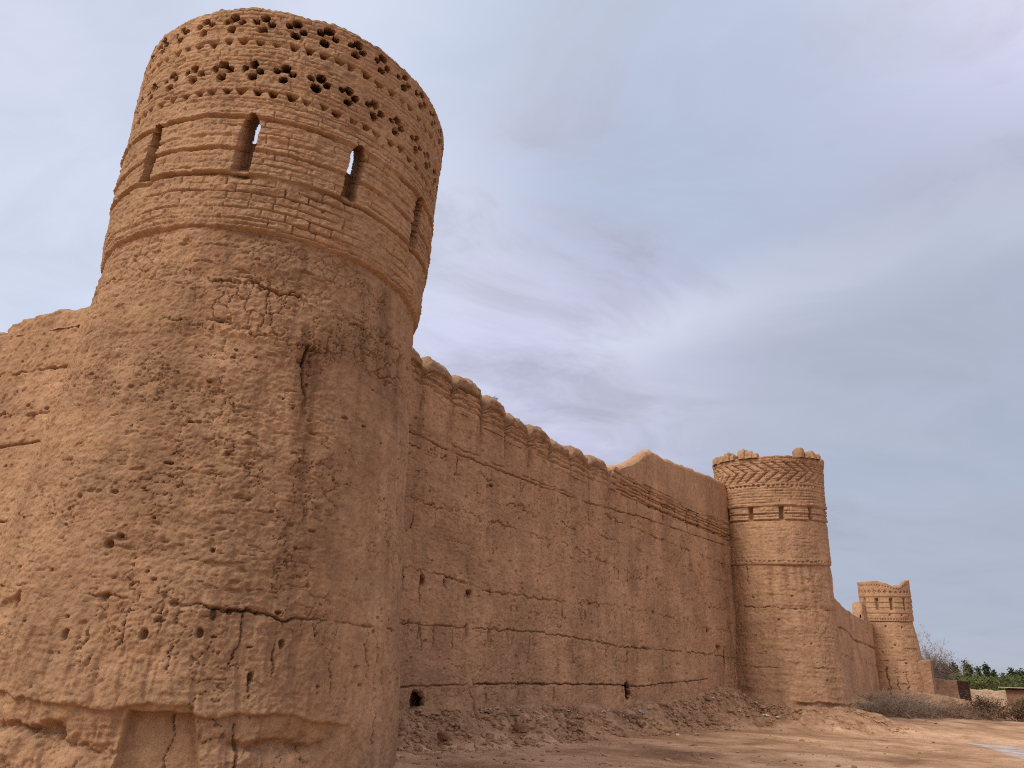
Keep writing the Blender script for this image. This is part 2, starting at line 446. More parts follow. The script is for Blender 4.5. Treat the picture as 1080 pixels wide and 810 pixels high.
def tower_one():
    root = empty('mud_brick_tower', (A1[0], A1[1], 0), 'nearest and largest round mud-brick tower, rows of flower-shaped holes around its top', 'tower')
    # ---- shaft
    R0 = 3.5
    th = theta_cols(20, 3.6, .019)
    zr = np.concatenate([np.arange(-.8, 0, .1), np.arange(0, 9.3, .019)])
    T, Z = np.meshgrid(th, zr)
    S = T * R0; d = T / DEG; d = (d + 180) % 360 - 180; S = d * DEG * R0
    r = 3.806 + (3.266 - 3.806) * Z / 9.26
    r = r + .32 * sstep(-30, -80, d) * np.clip(1 - Z / 8.2, 0, 1)
    x, y = r * np.sin(T), -r * np.cos(T)
    big, lam, lump, fine, pit = mass(x, y, Z, 1)
    rt = sstep(28, 66, d); low = 1 - sstep(2.2, 2.9, Z)
    D = big + (.012 * lam * (1 - .6 * rt) * (1 - .5 * low) + .012 * lump + .019 * fine * (1 - .3 * rt)) - .007 * pit * (1 - .4 * rt) - .045 * hair(S, Z, 1) - .035 * crev(S, Z, 1) * (1 - .6 * rt) * (1 - .6 * low) + .04 * flakes(S, Z, 1) * (1 - .5 * rt)
    # shallow scalloped wear in the plaster
    sc_ = np.abs(fbm(x * 1.3, y * 1.3, Z * 5.5, 3, .55, 70))
    D -= .014 * (1 - sstep(0, .08, sc_)) * (1 - .7 * rt) * sstep(2.4, 3.2, Z) * (1 - sstep(6.9, 7.4, Z))
    # cracked plaster network below the overhang
    f1, f2 = worley(S / .30 + .22 * fbm(S * 4, Z * 4, 1.1, 3, .6, 80), Z / .36 + .22 * fbm(S * 4, Z * 4, 7.1, 3, .6, 82), 3)
    zone = sstep(6.9, 7.25, Z + .1 * lump) * (1 - sstep(8.05, 8.25, Z + .1 * lump)) * (.3 + .7 * sstep(-2, 18, d)) * (1 - .4 * sstep(60, 74, d))
    wid = np.clip(.75 + 1.2 * perlin(S * .9, Z * .9, 3.3, 84), 0, 1)
    D -= .085 * zone * wid * np.exp(-((f2 - f1) / .042) ** 2)
    D += .03 * zone * (h2(np.floor(f1 * 0 + S / .34), np.floor(Z / .42), 4) - .5)
    f1, f2 = worley(S / .22 + .3 * lump, Z / .2 + .3 * lam, 9)
    z2 = sstep(7.9, 8.2, Z) * (1 - .6 * rt)
    D -= .05 * z2 * np.exp(-((f2 - f1) / .12) ** 2) * np.clip(.4 + perlin(S * .8, Z * .8, 2.2, 86), 0, 1)
    D += .03 * sstep(7.0, 7.15, Z) * (1 - sstep(8.1, 8.25, Z))           # a thicker coat of plaster there
    D += .03 * sstep(8.25, 8.9, Z)
    def G(pts, w, dep, br=.55, seed=0, wob=.04): groove(D, S, Z, [(a * DEG * R0, b) for a, b in pts], w, dep, br, seed, wob)
    G([(-60, 8.4), (-34, 8.38), (-13, 8.2), (1, 8.16), (20, 8.13), (32, 8.02), (43, 7.92), (68, 7.92), (90, 7.9)], .02, .06, .8, 1, .12)
    G([(-12, 7.35), (10.6, 7.3), (21, 7.12), (32, 7.09), (46, 7.24), (62, 7.15), (81, 7.06)], .018, .05, .7, 2, .14)
    G([(-90, 2.8), (-26, 2.7), (-6, 2.56), (10, 2.51), (19, 2.48), (36, 2.44)], .017, .06, .85, 3, .05)
    G([(13, 2.5), (19, 2.48), (36, 2.44), (53, 2.44), (66, 2.46), (85, 2.45)], .018, .065, .6, 4, .05)
    G([(33.9, 7.05), (34.4, 6.4), (37, 5.3), (38.5, 4.5), (39.9, 3.83)], .05, .035, .9, 5, .1)
    G([(33.6, 7.15), (33.2, 6.75)], .03, .12, .2, 6)
    for i, (a, b) in enumerate([((19.9, 2.45), (19.2, 1.82)), ((27.8, 2.5), (25.6, 1.7)), ((51.5, 2.2), (52.8, 1.37)), ((63.4, 2.5), (67.4, 1.4)), ((57, 1.9), (58, 1.2)),
                                 ((47, .9), (46.6, .35)), ((37, 2.3), (36, 1.6)), ((9, 2.4), (8.6, 1.6)), ((14, 2.2), (13.6, 1.5)), ((2, 2.4), (1, 1.7)), ((70, 2.2), (71, .6)), ((-4, 2.5), (-8, 1.8)), ((31, 1.6), (31, 1.2)), ((75, 1.8), (75.5, .4))]):
        G([a, b], .013, .042, .75, 10 + i, .10)
    # rain rills near the foot
    rill = fbm(S * 4.2, Z * .8, 2.7, 3, .6, 90)
    D -= .03 * low * sstep(.18, .5, rill)
    # larger pock holes
    for i, (a, b, ra, rb, dp) in enumerate([(-31.2, 2.47, .10, .13, .32), (-34.5, 2.40, .26, .10, .08), (-7.2, 3.34, .07, .06, .16), (-5, 3.42, .12, .03, .05), (-4.7, 2.54, .08, .06, .12), (-12.3, 1.98, .05, .08, .12), (6, 2.05, .055, .08, .2),
             (18.3, 2.11, .045, .07, .16), (20.4, 2.4, .04, .09, .16), (37.6, 2.03, .04, .06, .16), (31.2, 1.53, .04, .08, .16), (17.7, 3.34, .035, .035, .12), (35.3, 6.42, .035, .03, .1), (32.1, 5.92, .025, .025, .1),
             (16.7, 4.92, .03, .03, .08), (46, 2.2, .025, .03, .1), (11.5, 2.5, .05, .035, .1), (24, 2.45, .04, .05, .12), (30.5, 2.47, .03, .05, .1), (-20, 4.1, .05, .04, .08), (8, 5.4, .05, .03, .07), (24, 4.2, .04, .02, .08), (-14, 6.0, .06, .03, .06)]):
        hole(D, S, Z, a * DEG * R0, b, ra, rb, dp, 2.2, .5, .5, 20 + i)
    rg = np.random.default_rng(2)
    for i in range(95):
        a = rg.uniform(-60, 85); b = rg.uniform(1.2, 7.0)
        s_ = rg.uniform(.015, .04)
        hole(D, S, Z, a * DEG * R0, b, s_ * rg.uniform(.7, 2.2), s_ * .7, rg.uniform(.05, .13), 2.2, .5, .25, 60 + i)
    # spalled plaster edge near the foot with the eroded core below it
    zl = seg([(-120, 1.2), (-26, 1.17), (-12, 1.11), (0, 1.03), (5.8, 1.02), (6.5, 1.05), (11, 1.12), (19.8, 1.11), (20.2, .98), (38, 1.02), (48, .96), (59, .88), (66, .5), (75, -.5), (180, -.5)], d)
    zl = zl + .045 * fbm(S * 3.3, .4, 1.1, 3, .6, 95) - .10 * np.clip(perlin(S * .9, .4, 5.1, 97), 0, 1) * (d < 2)
    below = 1 - sstep(-.02, .012, Z - zl)
    core = .085 + .06 * fbm(x * 1.3, y * 1.3, Z * 2.2, 3, .55, 98) + .05 * sstep(0, .5, zl - Z)
    groove(core_ := np.zeros_like(D), S, Z, [(-.6, .55), (.2, .5)], .12, .1, .3, 99, .1)
    groove(core_, S, Z, [(30 * DEG * R0, .62), (52 * DEG * R0, .55)], .09, .12, .3, 101, .08)
    groove(core_, S, Z, [(-40 * DEG * R0, .75), (-8 * DEG * R0, .7)], .08, .12, .4, 102, .08)
    groove(core_, S, Z, [(30 * DEG * R0, .9), (31 * DEG * R0, .4), (29.5 * DEG * R0, -.2)], .02, .08, .3, 103, .05)
    fade = 1 - sstep(46, 68, d)
    D = D - below * .75 * (core - core_) * (.25 + .75 * fade)
    D += .012 * np.exp(-(((Z - zl - .05) / .05) ** 2)) * fade
    nich = sstep(6.2, 6.9, d + 1.2 * (1.05 - Z)) * (1 - sstep(19.6 + 3.2 * .0, 20.4, d - 4.6 * (1.05 - Z))) * below
    flat = nich * (1 - sstep(.99, 1.03, Z - .02 * lump))
    D = D * (1 - flat) + flat * (-.36 + .012 * fine + .02 * lump)
    groove(D, S, Z, [(16 * DEG * R0, 1.0), (17 * DEG * R0, .7), (15 * DEG * R0, .4), (16 * DEG * R0, .1)], .012, .05, .4, 104)
    P = revolve(T, r + D, Z + .0 * D, A1)
    cap = np.stack([revolve(T[-1], (r + D)[-1] * k, Z[-1] + .02, A1) for k in (.9, .5, .02)])
    me = grid_mesh('shaft', np.concatenate([P, cap]), True)
    st = [(37 * DEG * R0, .26, 7.2, 1.8, .9), (33 * DEG * R0, .12, 7.6, 4.6, .8), (17 * DEG * R0, .30, 7.0, 2.8, .55), (22 * DEG * R0, .09, 6.4, 3.2, .6), (-3 * DEG * R0, .35, 8.0, 3.2, .5), (-14 * DEG * R0, .15, 7.0, 3.6, .5), (63 * DEG * R0, .3, 9.1, 3.5, .6),
          (74 * DEG * R0, .2, 9.1, 1.0, .6), (52 * DEG * R0, .12, 8.0, 4.4, .55), (45 * DEG * R0, .5, 2.4, .9, .35), (-30 * DEG * R0, .4, 6.8, 2.9, .4), (6 * DEG * R0, .10, 9.1, 6.2, .5), (-70 * DEG * R0, .5, 8, 3, .5), (110 * DEG * R0, .6, 9, 2, .5), (28 * DEG * R0, .08, 9.1, 7.4, .6)]
    stain_shade_attr(me, S, Z, st, 1)
    link('shaft', me, M_T1, root)

    # ---- upper storey: loophole band below, openwork parapet above, one shell
    R1 = 3.5
    th = theta_cols(20, 3.5, .0165)
    zr = np.arange(9.2, 14.40, .0165)
    T, Z = np.meshgrid(th, zr); d = (T / DEG + 180) % 360 - 180; S = d * DEG * R1
    rb = np.interp(Z, [9.2, 9.27, 9.4, 11.65, 14.4], [3.24, 3.38, 3.40, 3.504, 3.57])
    x, y = rb * np.sin(T), -rb * np.cos(T)
    big, lam, lump, fine, pit = mass(x, y, Z, 5)
    D = .7 * big + .008 * lam + .018 * lump + .020 * fine - .024 * pit
    wv = .035 * perlin(S * .7, Z * .3, .8, 110)
    # lower brick courses
    b1 = bricks(S, Z - .02, .172, .46, .016, .075, 1, .05, -.05, .045)
    D += b1 * sstep(9.25, 9.33, Z) * (1 - sstep(10.28, 10.36, Z)) * np.clip(.65 + .9 * perlin(S * .8, Z * 1.2, 7.7, 119), .15, 1.1) * (.6 + .4 * sstep(-5, 30, d))
    D -= .05 * np.exp(-((Z - 9.42 + wv) / .02) ** 2) * np.clip(.5 + 1.6 * perlin(S * .9, 1., 2., 113), 0, 1)
    # loophole band: raised courses that overhang deep joints
    for zb, amp in ((10.38, .075), (10.93, .06), (11.22, .025), (11.66, .075)):
        q = Z - zb + wv + .02 * perlin(S * 3, .2, .4, 115)
        D += .75 * amp * sstep(-.012, .018, q) * np.exp(-np.clip(q, 0, 9) / .12)
        D -= amp * 1.3 * np.exp(-((q + .028) / .026) ** 2) * np.clip(.6 + 1.3 * perlin(S * 1.3, zb, 2., 117), .05, 1.2)
    b2 = bricks(S, Z + wv, .138, .42, .014, .06, 2, .03, .0, .03)
    D += b2 * sstep(10.36, 10.44, Z) * (1 - sstep(12.05, 12.1, Z)) * np.clip(.65 + .9 * perlin(S * .8, Z * 1.2, 5.7, 121), .15, 1.1) * (.5 + .5 * sstep(0, 40, d))
    D += .6 * bricks(S, Z + wv, .105, .34, .014, .05, 3, .03, .15, .02) * sstep(12.0, 12.1, Z)
    rg = np.random.default_rng(8)
    # dog-tooth courses
    for zz, k0 in ((12.23, 0), (13.46, .5)):
        D -= .008 * np.exp(-((Z - zz) / .10) ** 4)
        for i in range(70):
            a = -180 + (i + k0) * 360 / 70 + rg.normal() * .35
            lf = float(sstep(-40, 5, a)) if a < 110 else .8
            tri(D, S, Z, a * DEG * R1, zz + rg.normal() * .015, .088 * rg.uniform(.8, 1.15), .088 * rg.uniform(.8, 1.15), .30 * (.5 + .5 * lf) * rg.uniform(.5, 1.1), i)
    for zz, ph in ((12.75, -8.1), (13.95, -7.8)):
        for i in range(35):
            a = ph + i * 360 / 35; a = (a + 180) % 360 - 180
            a += rg.normal() * .2; zc = zz + rg.normal() * .008
            for (ox, oz, rr) in ((.01, .155, .096), (-.155, .06, .07), (.155, .02, .074), (.0, -.14, .096)):
                k = rg.uniform(.9, 1.08) * (.9 if a < -12 else 1)
                hole(D, S, Z, a * DEG * R1 + ox + rg.normal() * .012, zc + oz + rg.normal() * .01, rr * k, rr * k * .95, rg.uniform(.55, .75) * (.4 if rg.random() < .1 else 1), 2.4, .22, .14, i)
    # loopholes: pockets that climb inward; where the photograph shows daylight they go right through
    zup = np.zeros_like(D); slit = np.zeros_like(D)
    cent = [4.6, 39.4, 72.5, -29.8, -64.5, 107, 141, 176, -99, -134]
    for i, a in enumerate(cent):
        wd = .150 if i else .160
        nzs = .14 * fbm(S * 4, Z * 4, 6.6, 2, .5, 120 + i)
        qs = np.abs(((d - a + 180) % 360 - 180) * DEG * R1 - .05 * (Z - 11)) / wd + nzs
        qz = np.abs(Z - 11.06) / .63 + nzs * .4
        k = (1 - sstep(.86, 1.06, np.maximum(qs + .75 * np.clip((Z - 11.42) / .27, 0, 1) ** 2, qz)))
        slit = np.maximum(slit, k)
        # worn sill below
        D -= .10 * np.exp(-(((d - a) * DEG * R1) / .16) ** 2 - ((Z - 10.36) / .12) ** 2)
    D = D * (1 - slit) - slit * (.66 + .02 * fine)
    zup = np.maximum(slit * .44, np.clip(-D - .12, 0, .55) * .8 * (1 - slit))      # every socket climbs as it goes in
    Tsh = slit / R1 * (.15 * (np.abs(d - 39.4) < 6) - .24 * (np.abs(d + 29.8) < 6) + .28 * (np.abs(d - 72.5) < 6))
    hol = np.zeros(D.shape, bool)
    for a in (4.6, 39.4):
        hol |= (slit > .93) & (np.abs(d - a) < 3.4) & (Z > (11.1 if a < 20 else 11.05) + .06 * lump)
    # broken rim
    ztop = 14.40 + .035 * perlin(th / DEG * .12, .3, .7, 130) + .03 * perlin(th / DEG * .6, .3, .7, 131)
    Zd = 9.2 + (Z - 9.2) * np.where(Z > 13.2, 1 + (ztop[None, :] - 14.4) / 5.2 * (Z - 13.2) / 1.2 * 1.0, 1) + zup
    rr = rb + D
    rr -= .05 * sstep(14.28, 14.4, Z)
    P = revolve(T + Tsh, rr, Zd, A1)
    kl = hol[:-1] & np.roll(hol, -1, 1)[:-1] & hol[1:] & np.roll(hol, -1, 1)[1:]
    # rim top and inner face
    rows = []
    jn = .03 * fbm(x[-1] * 4, y[-1] * 4, 1., 3, .5, 133)
    for inset, dz in ((.10, .03), (.22, .035), (.36, .02), (.6, -.03), (.85, -.12)):
        rows.append(revolve(th, rr[-1] - inset + .5 * jn, Zd[-1] + dz + jn, A1))
    for zz in np.arange(14.1, 9.3, -.12):
        rows.append(revolve(th, np.full_like(th, 2.60) + .03 * perlin(x[-1], y[-1], zz, 134), np.full_like(th, zz), A1))
    rows = np.stack(rows)
    zi = np.concatenate([np.full(5, 15.), np.arange(14.1, 9.3, -.12)])
    hin = np.zeros(rows.shape[:2], bool)
    for a in (4.6, 39.4):
        hin |= (np.abs(d[0] - a) < 8)[None, :] & ((zi > 10.9) & (zi < 12.9))[:, None]
    kin = hin[:-1] & np.roll(hin, -1, 1)[:-1] & hin[1:] & np.roll(hin, -1, 1)[1:]
    ks = int(np.searchsorted(zr, 11.98))
    link('loophole_band', grid_mesh('loophole_band', P[:ks + 1], True, kl[:ks]), M_T1P, root)
    up = np.concatenate([P[ks:], rows]); ku = np.concatenate([kl[ks:], np.zeros((1, up.shape[1]), bool), kin])
    link('openwork_parapet', grid_mesh('openwork_parapet', up, True, ku), M_T1P, root)

tower_one()

def tower_two():
    ax = A2
    root = empty('mud_brick_tower', (ax[0], ax[1], 0), 'middle round mud tower ending the long wall, herringbone brickwork under its rim', 'tower')
    cam = -19.7; R0 = 3.05
    th = theta_cols(cam, 3.4, .034, 112, 50)
    def sag(d): return -.34 * np.cos((d - cam) * DEG)
    # shaft
    zr = np.arange(0, 8.62, .034)
    T, Z0 = np.meshgrid(th, zr); d = (T / DEG + 180) % 360 - 180; S = d * DEG * R0
    Z = Z0 + sag(d) * np.clip((Z0 - 3) / 5.6, 0, 1)
    r = seg([(0, 3.42), (1.3, 3.25), (4, 3.05), (8.7, 2.88)], Z0)
    x, y = r * np.sin(T) + ax[0], -r * np.cos(T) + ax[1]
    big, lam, lump, fine, pit = mass(x * .8, y * .8, Z * .8, 6)
    D = 1.2 * big + .03 * lam + .025 * lump + .012 * fine - .03 * pit
    def G(pts, w, dep, br=.55, seed=0, wob=.06): groove(D, S, Z0, [(a * DEG * R0, b) for a, b in pts], w, dep, br, seed, wob)
    G([(-110, 6.3), (-60, 6.3), (0, 6.2), (70, 6.2)], .02, .05, .9, 1)
    G([(-110, 4.7), (-40, 4.8), (0, 4.7), (70, 4.8)], .02, .045, .9, 2)
    G([(-110, 3.2), (-40, 3.1), (20, 3.2), (70, 3.1)], .02, .045, .9, 3)
    G([(-50, 8.5), (-49, 7.6)], .03, .1, .2, 4)
    for i, (a, b) in enumerate([(-62, 5.0), (-20, 5.6), (10, 4.4), (-35, 3.9), (30, 5.2), (-5, 6.9), (40, 3.6), (-45, 6.8), (22, 2.6)]):
        hole(D, S, Z0, a * DEG * R0, b, .07, .06, .12, 2.2, .5, .5, i)
    zl = 1.52 + .06 * fbm(S * 2, .4, 1.1, 3, .6, 95)
    on = sstep(-16, -10, d) * (1 - sstep(70, 90, d))
    D -= .16 * (1 - sstep(-.03, .02, Z - zl)) * on * (.7 + fbm(x, y, Z * 2, 3, .5, 96))
    D += .03 * np.exp(-((Z - zl - .06) / .06) ** 2) * on
    P = revolve(T, r + D, Z, ax)
    r2 = np.random.default_rng(6)
    me = grid_mesh('shaft', P, True)
    stain_shade_attr(me, S, Z, [(r2.uniform(-80, 50) * DEG * R0, r2.uniform(.08, .25), 8.4, r2.uniform(4, 7), r2.uniform(.4, .8)) for i in range(9)] + [(-62 * DEG * R0, .5, 8, 1, .5)], 3)  # last entry: shade beside the long wall, painted as a darker strip
    link('shaft', me, M_T2, root)
    # upper storey
    zr = np.arange(8.58, 14.72, .03)
    T, Z0 = np.meshgrid(th, zr); d = (T / DEG + 180) % 360 - 180; S = d * DEG * R0
    Z = Z0 + sag(d)
    r = seg([(8.58, 2.78), (8.64, 2.93), (8.75, 2.96), (11.2, 2.94), (12.9, 3.02), (14.7, 3.15)], Z0)
    x, y = r * np.sin(T) + ax[0], -r * np.cos(T) + ax[1]
    big, lam, lump, fine, pit = mass(x * .8, y * .8, Z * .8, 7)
    D = .8 * big + .015 * lam + .022 * lump + .012 * fine - .02 * pit
    nzs = .03 * perlin(S * .8, Z * .3, .8, 110)
    # double row of small sockets at the collar
    rg = np.random.default_rng(4)
    for i in range(72):
        a = i * 5 * DEG * R0; a = (a + math.pi * R0) % (2 * math.pi * R0) - math.pi * R0
        hole(D, S, Z0, a, 8.80 + rg.normal() * .02, .085, .045, .10 * rg.uniform(.4, 1), 3, .3, .4, i)
        hole(D, S, Z0, a, 12.93 + rg.normal() * .02, .075, .055, .14 * rg.uniform(.5, 1), 3, .3, .4, i)
    D += .45 * bricks(S, Z0, .2, .5, .022, .05, 5, .04, .35, .03) * sstep(8.9, 9, Z0) * (1 - sstep(11, 11.05, Z0))
    for zb, amp in ((11.05, .07), (11.40, .045), (11.80, .06)):
        q = Z0 - zb + nzs
        D += amp * sstep(-.02, .02, q) * np.exp(-np.clip(q, 0, 9) / .2)
        D -= amp * 1.1 * np.exp(-((q + .04) / .035) ** 2)
    D += bricks(S, Z0 + nzs, .16, .45, .02, .06, 6, .03, .1, .03) * sstep(11.1, 11.15, Z0)
    # herringbone relief: two tiers of slanted courses leaning opposite ways
    for (z0, z1, sg) in ((13.15, 13.72, -1), (13.72, 14.35, 1)):
        m = sstep(z0 - .02, z0 + .03, Z0) * (1 - sstep(z1 - .03, z1 + .02, Z0))
        q = (S + sg * (Z0 - z0) * 1.25 + .015 * perlin(S * 2, Z0 * 2, 1., 115)) / .58
        fq = np.abs(q - np.floor(q) - .5)
        D -= m * .13 * np.exp(-((.5 - fq) / .12) ** 4)
        D -= m * .035 * np.exp(-((.25 - fq) / .04) ** 2)
    # loopholes
    slit = np.zeros_like(D)
    for i, a in enumerate([-72.5, -40.8, -8.6, 24.1, 56.5, 89, 121, 154, -173, -140, -106]):
        n = .15 * fbm(S * 3, Z * 3, 6.6, 2, .5, 120 + i)
        k = 1 - sstep(.8, 1.08, np.maximum(np.abs(((d - a + 180) % 360 - 180) * DEG * R0) / .15 + n, np.abs(Z0 - 11.42) / .36 + n * .4))
        slit = np.maximum(slit, k)
    D = D * (1 - slit) - slit * .42
    zt = 14.62 + .10 * fbm(th / DEG * .05, .3, .7, 3, .6, 130)
    Z = Z + np.clip((Z0 - 13.9) / .8, 0, 1) * (zt[None, :] - 14.72)
    rr = r + D
    P = revolve(T, rr, Z, ax)
    rows = [revolve(th, rr[-1] - i, Z[-1] + dz, ax) for i, dz in ((.1, .03), (.3, .04), (.45, -.04))]
    rows += [revolve(th, np.full_like(th, 2.5), np.full_like(th, zz), ax) for zz in (13.6, 12.5, 11.5, 10, 8.7)]
    ks = int(np.searchsorted(zr, 12.75))
    link('loophole_band', grid_mesh('loophole_band', P[:ks + 1], True), M_T2, root)
    link('herringbone_parapet', grid_mesh('herringbone_parapet', np.concatenate([P[ks:], np.stack(rows)]), True), M_T2, root)
    # crumbling stubs left on the rim
    for (a, w, h) in ((-88, .34, .34), (-72, .22, .30), (-64, .25, .42), (-56, .16, .22), (-45, .24, .46), (-37, .22, .32), (-31, .16, .2), (16, .2, .46), (23, .14, .2), (31, .2, .36), (40, .22, .26), (90, .4, .4), (150, .4, .4), (-150, .4, .4)):
        zb = 14.62 + float(sag(np.array(a))) - .12
        c = (2.92 * math.sin(a * DEG), -2.92 * math.cos(a * DEG), zb)
        blob('merlon', c, (w, .36, h + .12), a * DEG, M_CAP if abs(a - 18) < 1 else M_T2, root, int(a) + 200, boxy=.55)

def blob(name, c, size, rot, mat, parent, seed, boxy=.5, n=22, loc=None):
    """an eroded lump standing on c: rounded block of half width, depth and height, noise-worn"""
    v, u = np.meshgrid(np.linspace(0, 1, n // 2 + 4), np.linspace(0, 2 * math.pi, n, endpoint=False), indexing='ij')
    ph = v * math.pi / 2
    ex = 1 - boxy
    def pw(a): return np.sign(a) * np.abs(a) ** ex
    X = pw(np.cos(u)) * np.cos(ph) ** (ex * .8); Y = pw(np.sin(u)) * np.cos(ph) ** (ex * .8); Z = np.sin(ph) ** ex
    k = 1 + .22 * fbm(X * 1.6 + seed, Y * 1.6, Z * 1.6, 3, .55, seed % 50)
    X, Y, Z = X * size[0] * k, Y * size[1] * k, Z * size[2] * (1 + .2 * perlin(X * 2 + seed, Y * 2, 1., seed % 50))
    ca, sa = math.cos(rot), math.sin(rot)
    P = np.stack([c[0] + X * ca - Y * sa, c[1] + X * sa + Y * ca, c[2] + Z], -1)
    me = grid_mesh(name, P, True, smooth=True)
    return link(name, me, mat, parent, loc)

tower_two()

def tower_three():
    ax = A3
    root = empty('mud_brick_tower', (ax[0], ax[1], 0), 'farthest and smallest round mud tower, its rim broken into a dip', 'tower')
    cam = -26.1; R0 = 2.5
    th = theta_cols(cam, 2.6, .05, 112, 40)
    def sag(d): return -.22 * np.cos((d - cam) * DEG)
    zr = np.arange(1, 9.36, .055)
    T, Z0 = np.meshgrid(th, zr); d = (T / DEG + 180) % 360 - 180; S = d * DEG * R0
    Z = Z0 + sag(d) * np.clip((Z0 - 3) / 6, 0, 1)
    r = seg([(1, 3.1), (3, 2.85), (9.3, 2.28)], Z0)
    x, y = r * np.sin(T) + ax[0], -r * np.cos(T) + ax[1]
    big, lam, lump, fine, pit = mass(x * .7, y * .7, Z * .7, 8)
    D = 1.2 * big + .03 * lam + .03 * lump + .012 * fine - .04 * pit
    for i, (a, b) in enumerate([(-31.9, 8.9), (-17.4, 7.1), (5, 8.8), (-45, 6.4), (0, 5.4)]):
        hole(D, S, Z0, a * DEG * R0, b, .11, .10, .2, 2.2, .4, .5, i)
    for i in range(5):
        groove(D, S, Z0, [(-2.5, 3.4 + i * 1.1), (0, 3.5 + i * 1.1), (2.2, 3.4 + i * 1.1)], .03, .06, .9, i, .1)
    for i, (a, b) in enumerate(((-40, -38), (-20, -22), (-5, -2))):
        groove(D, S, Z0, [(a * DEG * R0, 5), (b * DEG * R0, 2.4)], .06, .14, .5, 10 + i, .2)
    link('shaft', grid_mesh('shaft', revolve(T, r + D, Z, ax), True), M_T2, root)
    zr = np.arange(9.32, 13.02, .045)
    T, Z0 = np.meshgrid(th, zr); d = (T / DEG + 180) % 360 - 180; S = d * DEG * R0
    r = seg([(9.32, 2.2), (9.4, 2.36), (11, 2.36), (13, 2.42)], Z0)
    x, y = r * np.sin(T) + ax[0], -r * np.cos(T) + ax[1]
    big, lam, lump, fine, pit = mass(x * .7, y * .7, Z0 * .7, 9)
    D = .8 * big + .02 * lam + .02 * lump - .02 * pit
    for i in range(60):
        a = (i * 6 - 180) * DEG * R0
        hole(D, S, Z0, a, 9.56, .07, .06, .12, 3, .3, .4, i)
        if i % 2 == 0:
            for ox, oz in ((0, .1), (-.1, 0), (.1, 0), (0, -.1)):
                hole(D, S, Z0, a + ox, 12.15 + oz, .06, .06, .16, 2.2, .3, .4, i)
        hole(D, S, Z0, a + .1, 12.68, .07, .06, .12, 3, .3, .4, i)
    for zb in (10.15, 10.65, 11.15, 11.7):
        q = Z0 - zb
        D += .05 * sstep(-.02, .03, q) * np.exp(-np.clip(q, 0, 9) / .2) - .06 * np.exp(-((q + .05) / .04) ** 2)
    for a in (-78, -45, -13, 19.3, 52, 85, 118, 150, -178, -145, -111):
        k = 1 - sstep(.8, 1.1, np.maximum(np.abs(((d - a + 180) % 360 - 180) * DEG * R0) / .15, np.abs(Z0 - 10.98) / .58))
        D = D * (1 - k) - k * .4
    for a, b in ((-20, 9.95), (8, 9.95), (30, 9.9)): hole(D, S, Z0, a * DEG * R0, b, .1, .1, .2, 2.2, .4, .5, 3)
    da = (th / DEG + 180) % 360 - 180
    zt = seg([(-180, 12.7), (-120, 13.1), (-60, 13.22), (-38, 13.2), (-20, 12.95), (-5, 12.68), (8, 12.62), (20, 12.9), (30, 13.2), (60, 13.35), (100, 13.0), (180, 12.7)], da) + .06 * fbm(th / DEG * .08, .3, .7, 3, .6, 131)
    Z = Z0 + sag(d) + np.clip((Z0 - 12.0) / 1.0, 0, 1) * (zt[None, :] - 13.02)
    rr = r + D
    rows = [revolve(th, rr[-1] - i, Z[-1] + dz, ax) for i, dz in ((.12, .03), (.35, .0))]
    rows += [revolve(th, np.full_like(th, 1.95), np.full_like(th, zz), ax) for zz in (12, 9.5)]
    P = revolve(T, rr, Z, ax)
    link('loophole_band', grid_mesh('loophole_band', P[:57], True), M_T2, root)
    link('openwork_parapet', grid_mesh('openwork_parapet', np.concatenate([P[56:], np.stack(rows)]), True), M_T2, root)

tower_three()

# ------------------------------------------------------------------ walls
def wrap(U, Zrows, D, crest, T, P0, Dv, Nv, ref, back_z=0., end=False):
    """front relief grid (rows, cols), then over the top and down the back, in coordinates local to ref"""
    rows = [np.stack([P0[0] + U * Dv[0] + D * Nv[0], P0[1] + U * Dv[1] + D * Nv[1], Zrows], -1)]
    u = U[-1]; d0 = D[-1]; z0 = Zrows[-1]
    jn = .07 * fbm(u * 3.1, .5, 1.3, 4, .6, 140)
    extra = []
    for k, dz in ((.06, .05), (.2, .11), (.5, .13), (.8, .11), (.95, .04), (1, -.05)):
        e = d0 * (1 - k) - T * k
        extra.append(np.stack([P0[0] + u * Dv[0] + e * Nv[0], P0[1] + u * Dv[1] + e * Nv[1], z0 + dz + jn * (1 - k * .5)], -1))
    for zz in (.6, .3, 0):
        e = -T * np.ones_like(u) - .2 * (1 - zz)
        extra.append(np.stack([P0[0] + u * Dv[0] + e * Nv[0], P0[1] + u * Dv[1] + e * Nv[1], back_z + (z0 - back_z) * zz], -1))
    P = np.concatenate([rows[0], np.stack(extra)]); 
    P = P - np.array(ref)
    return P

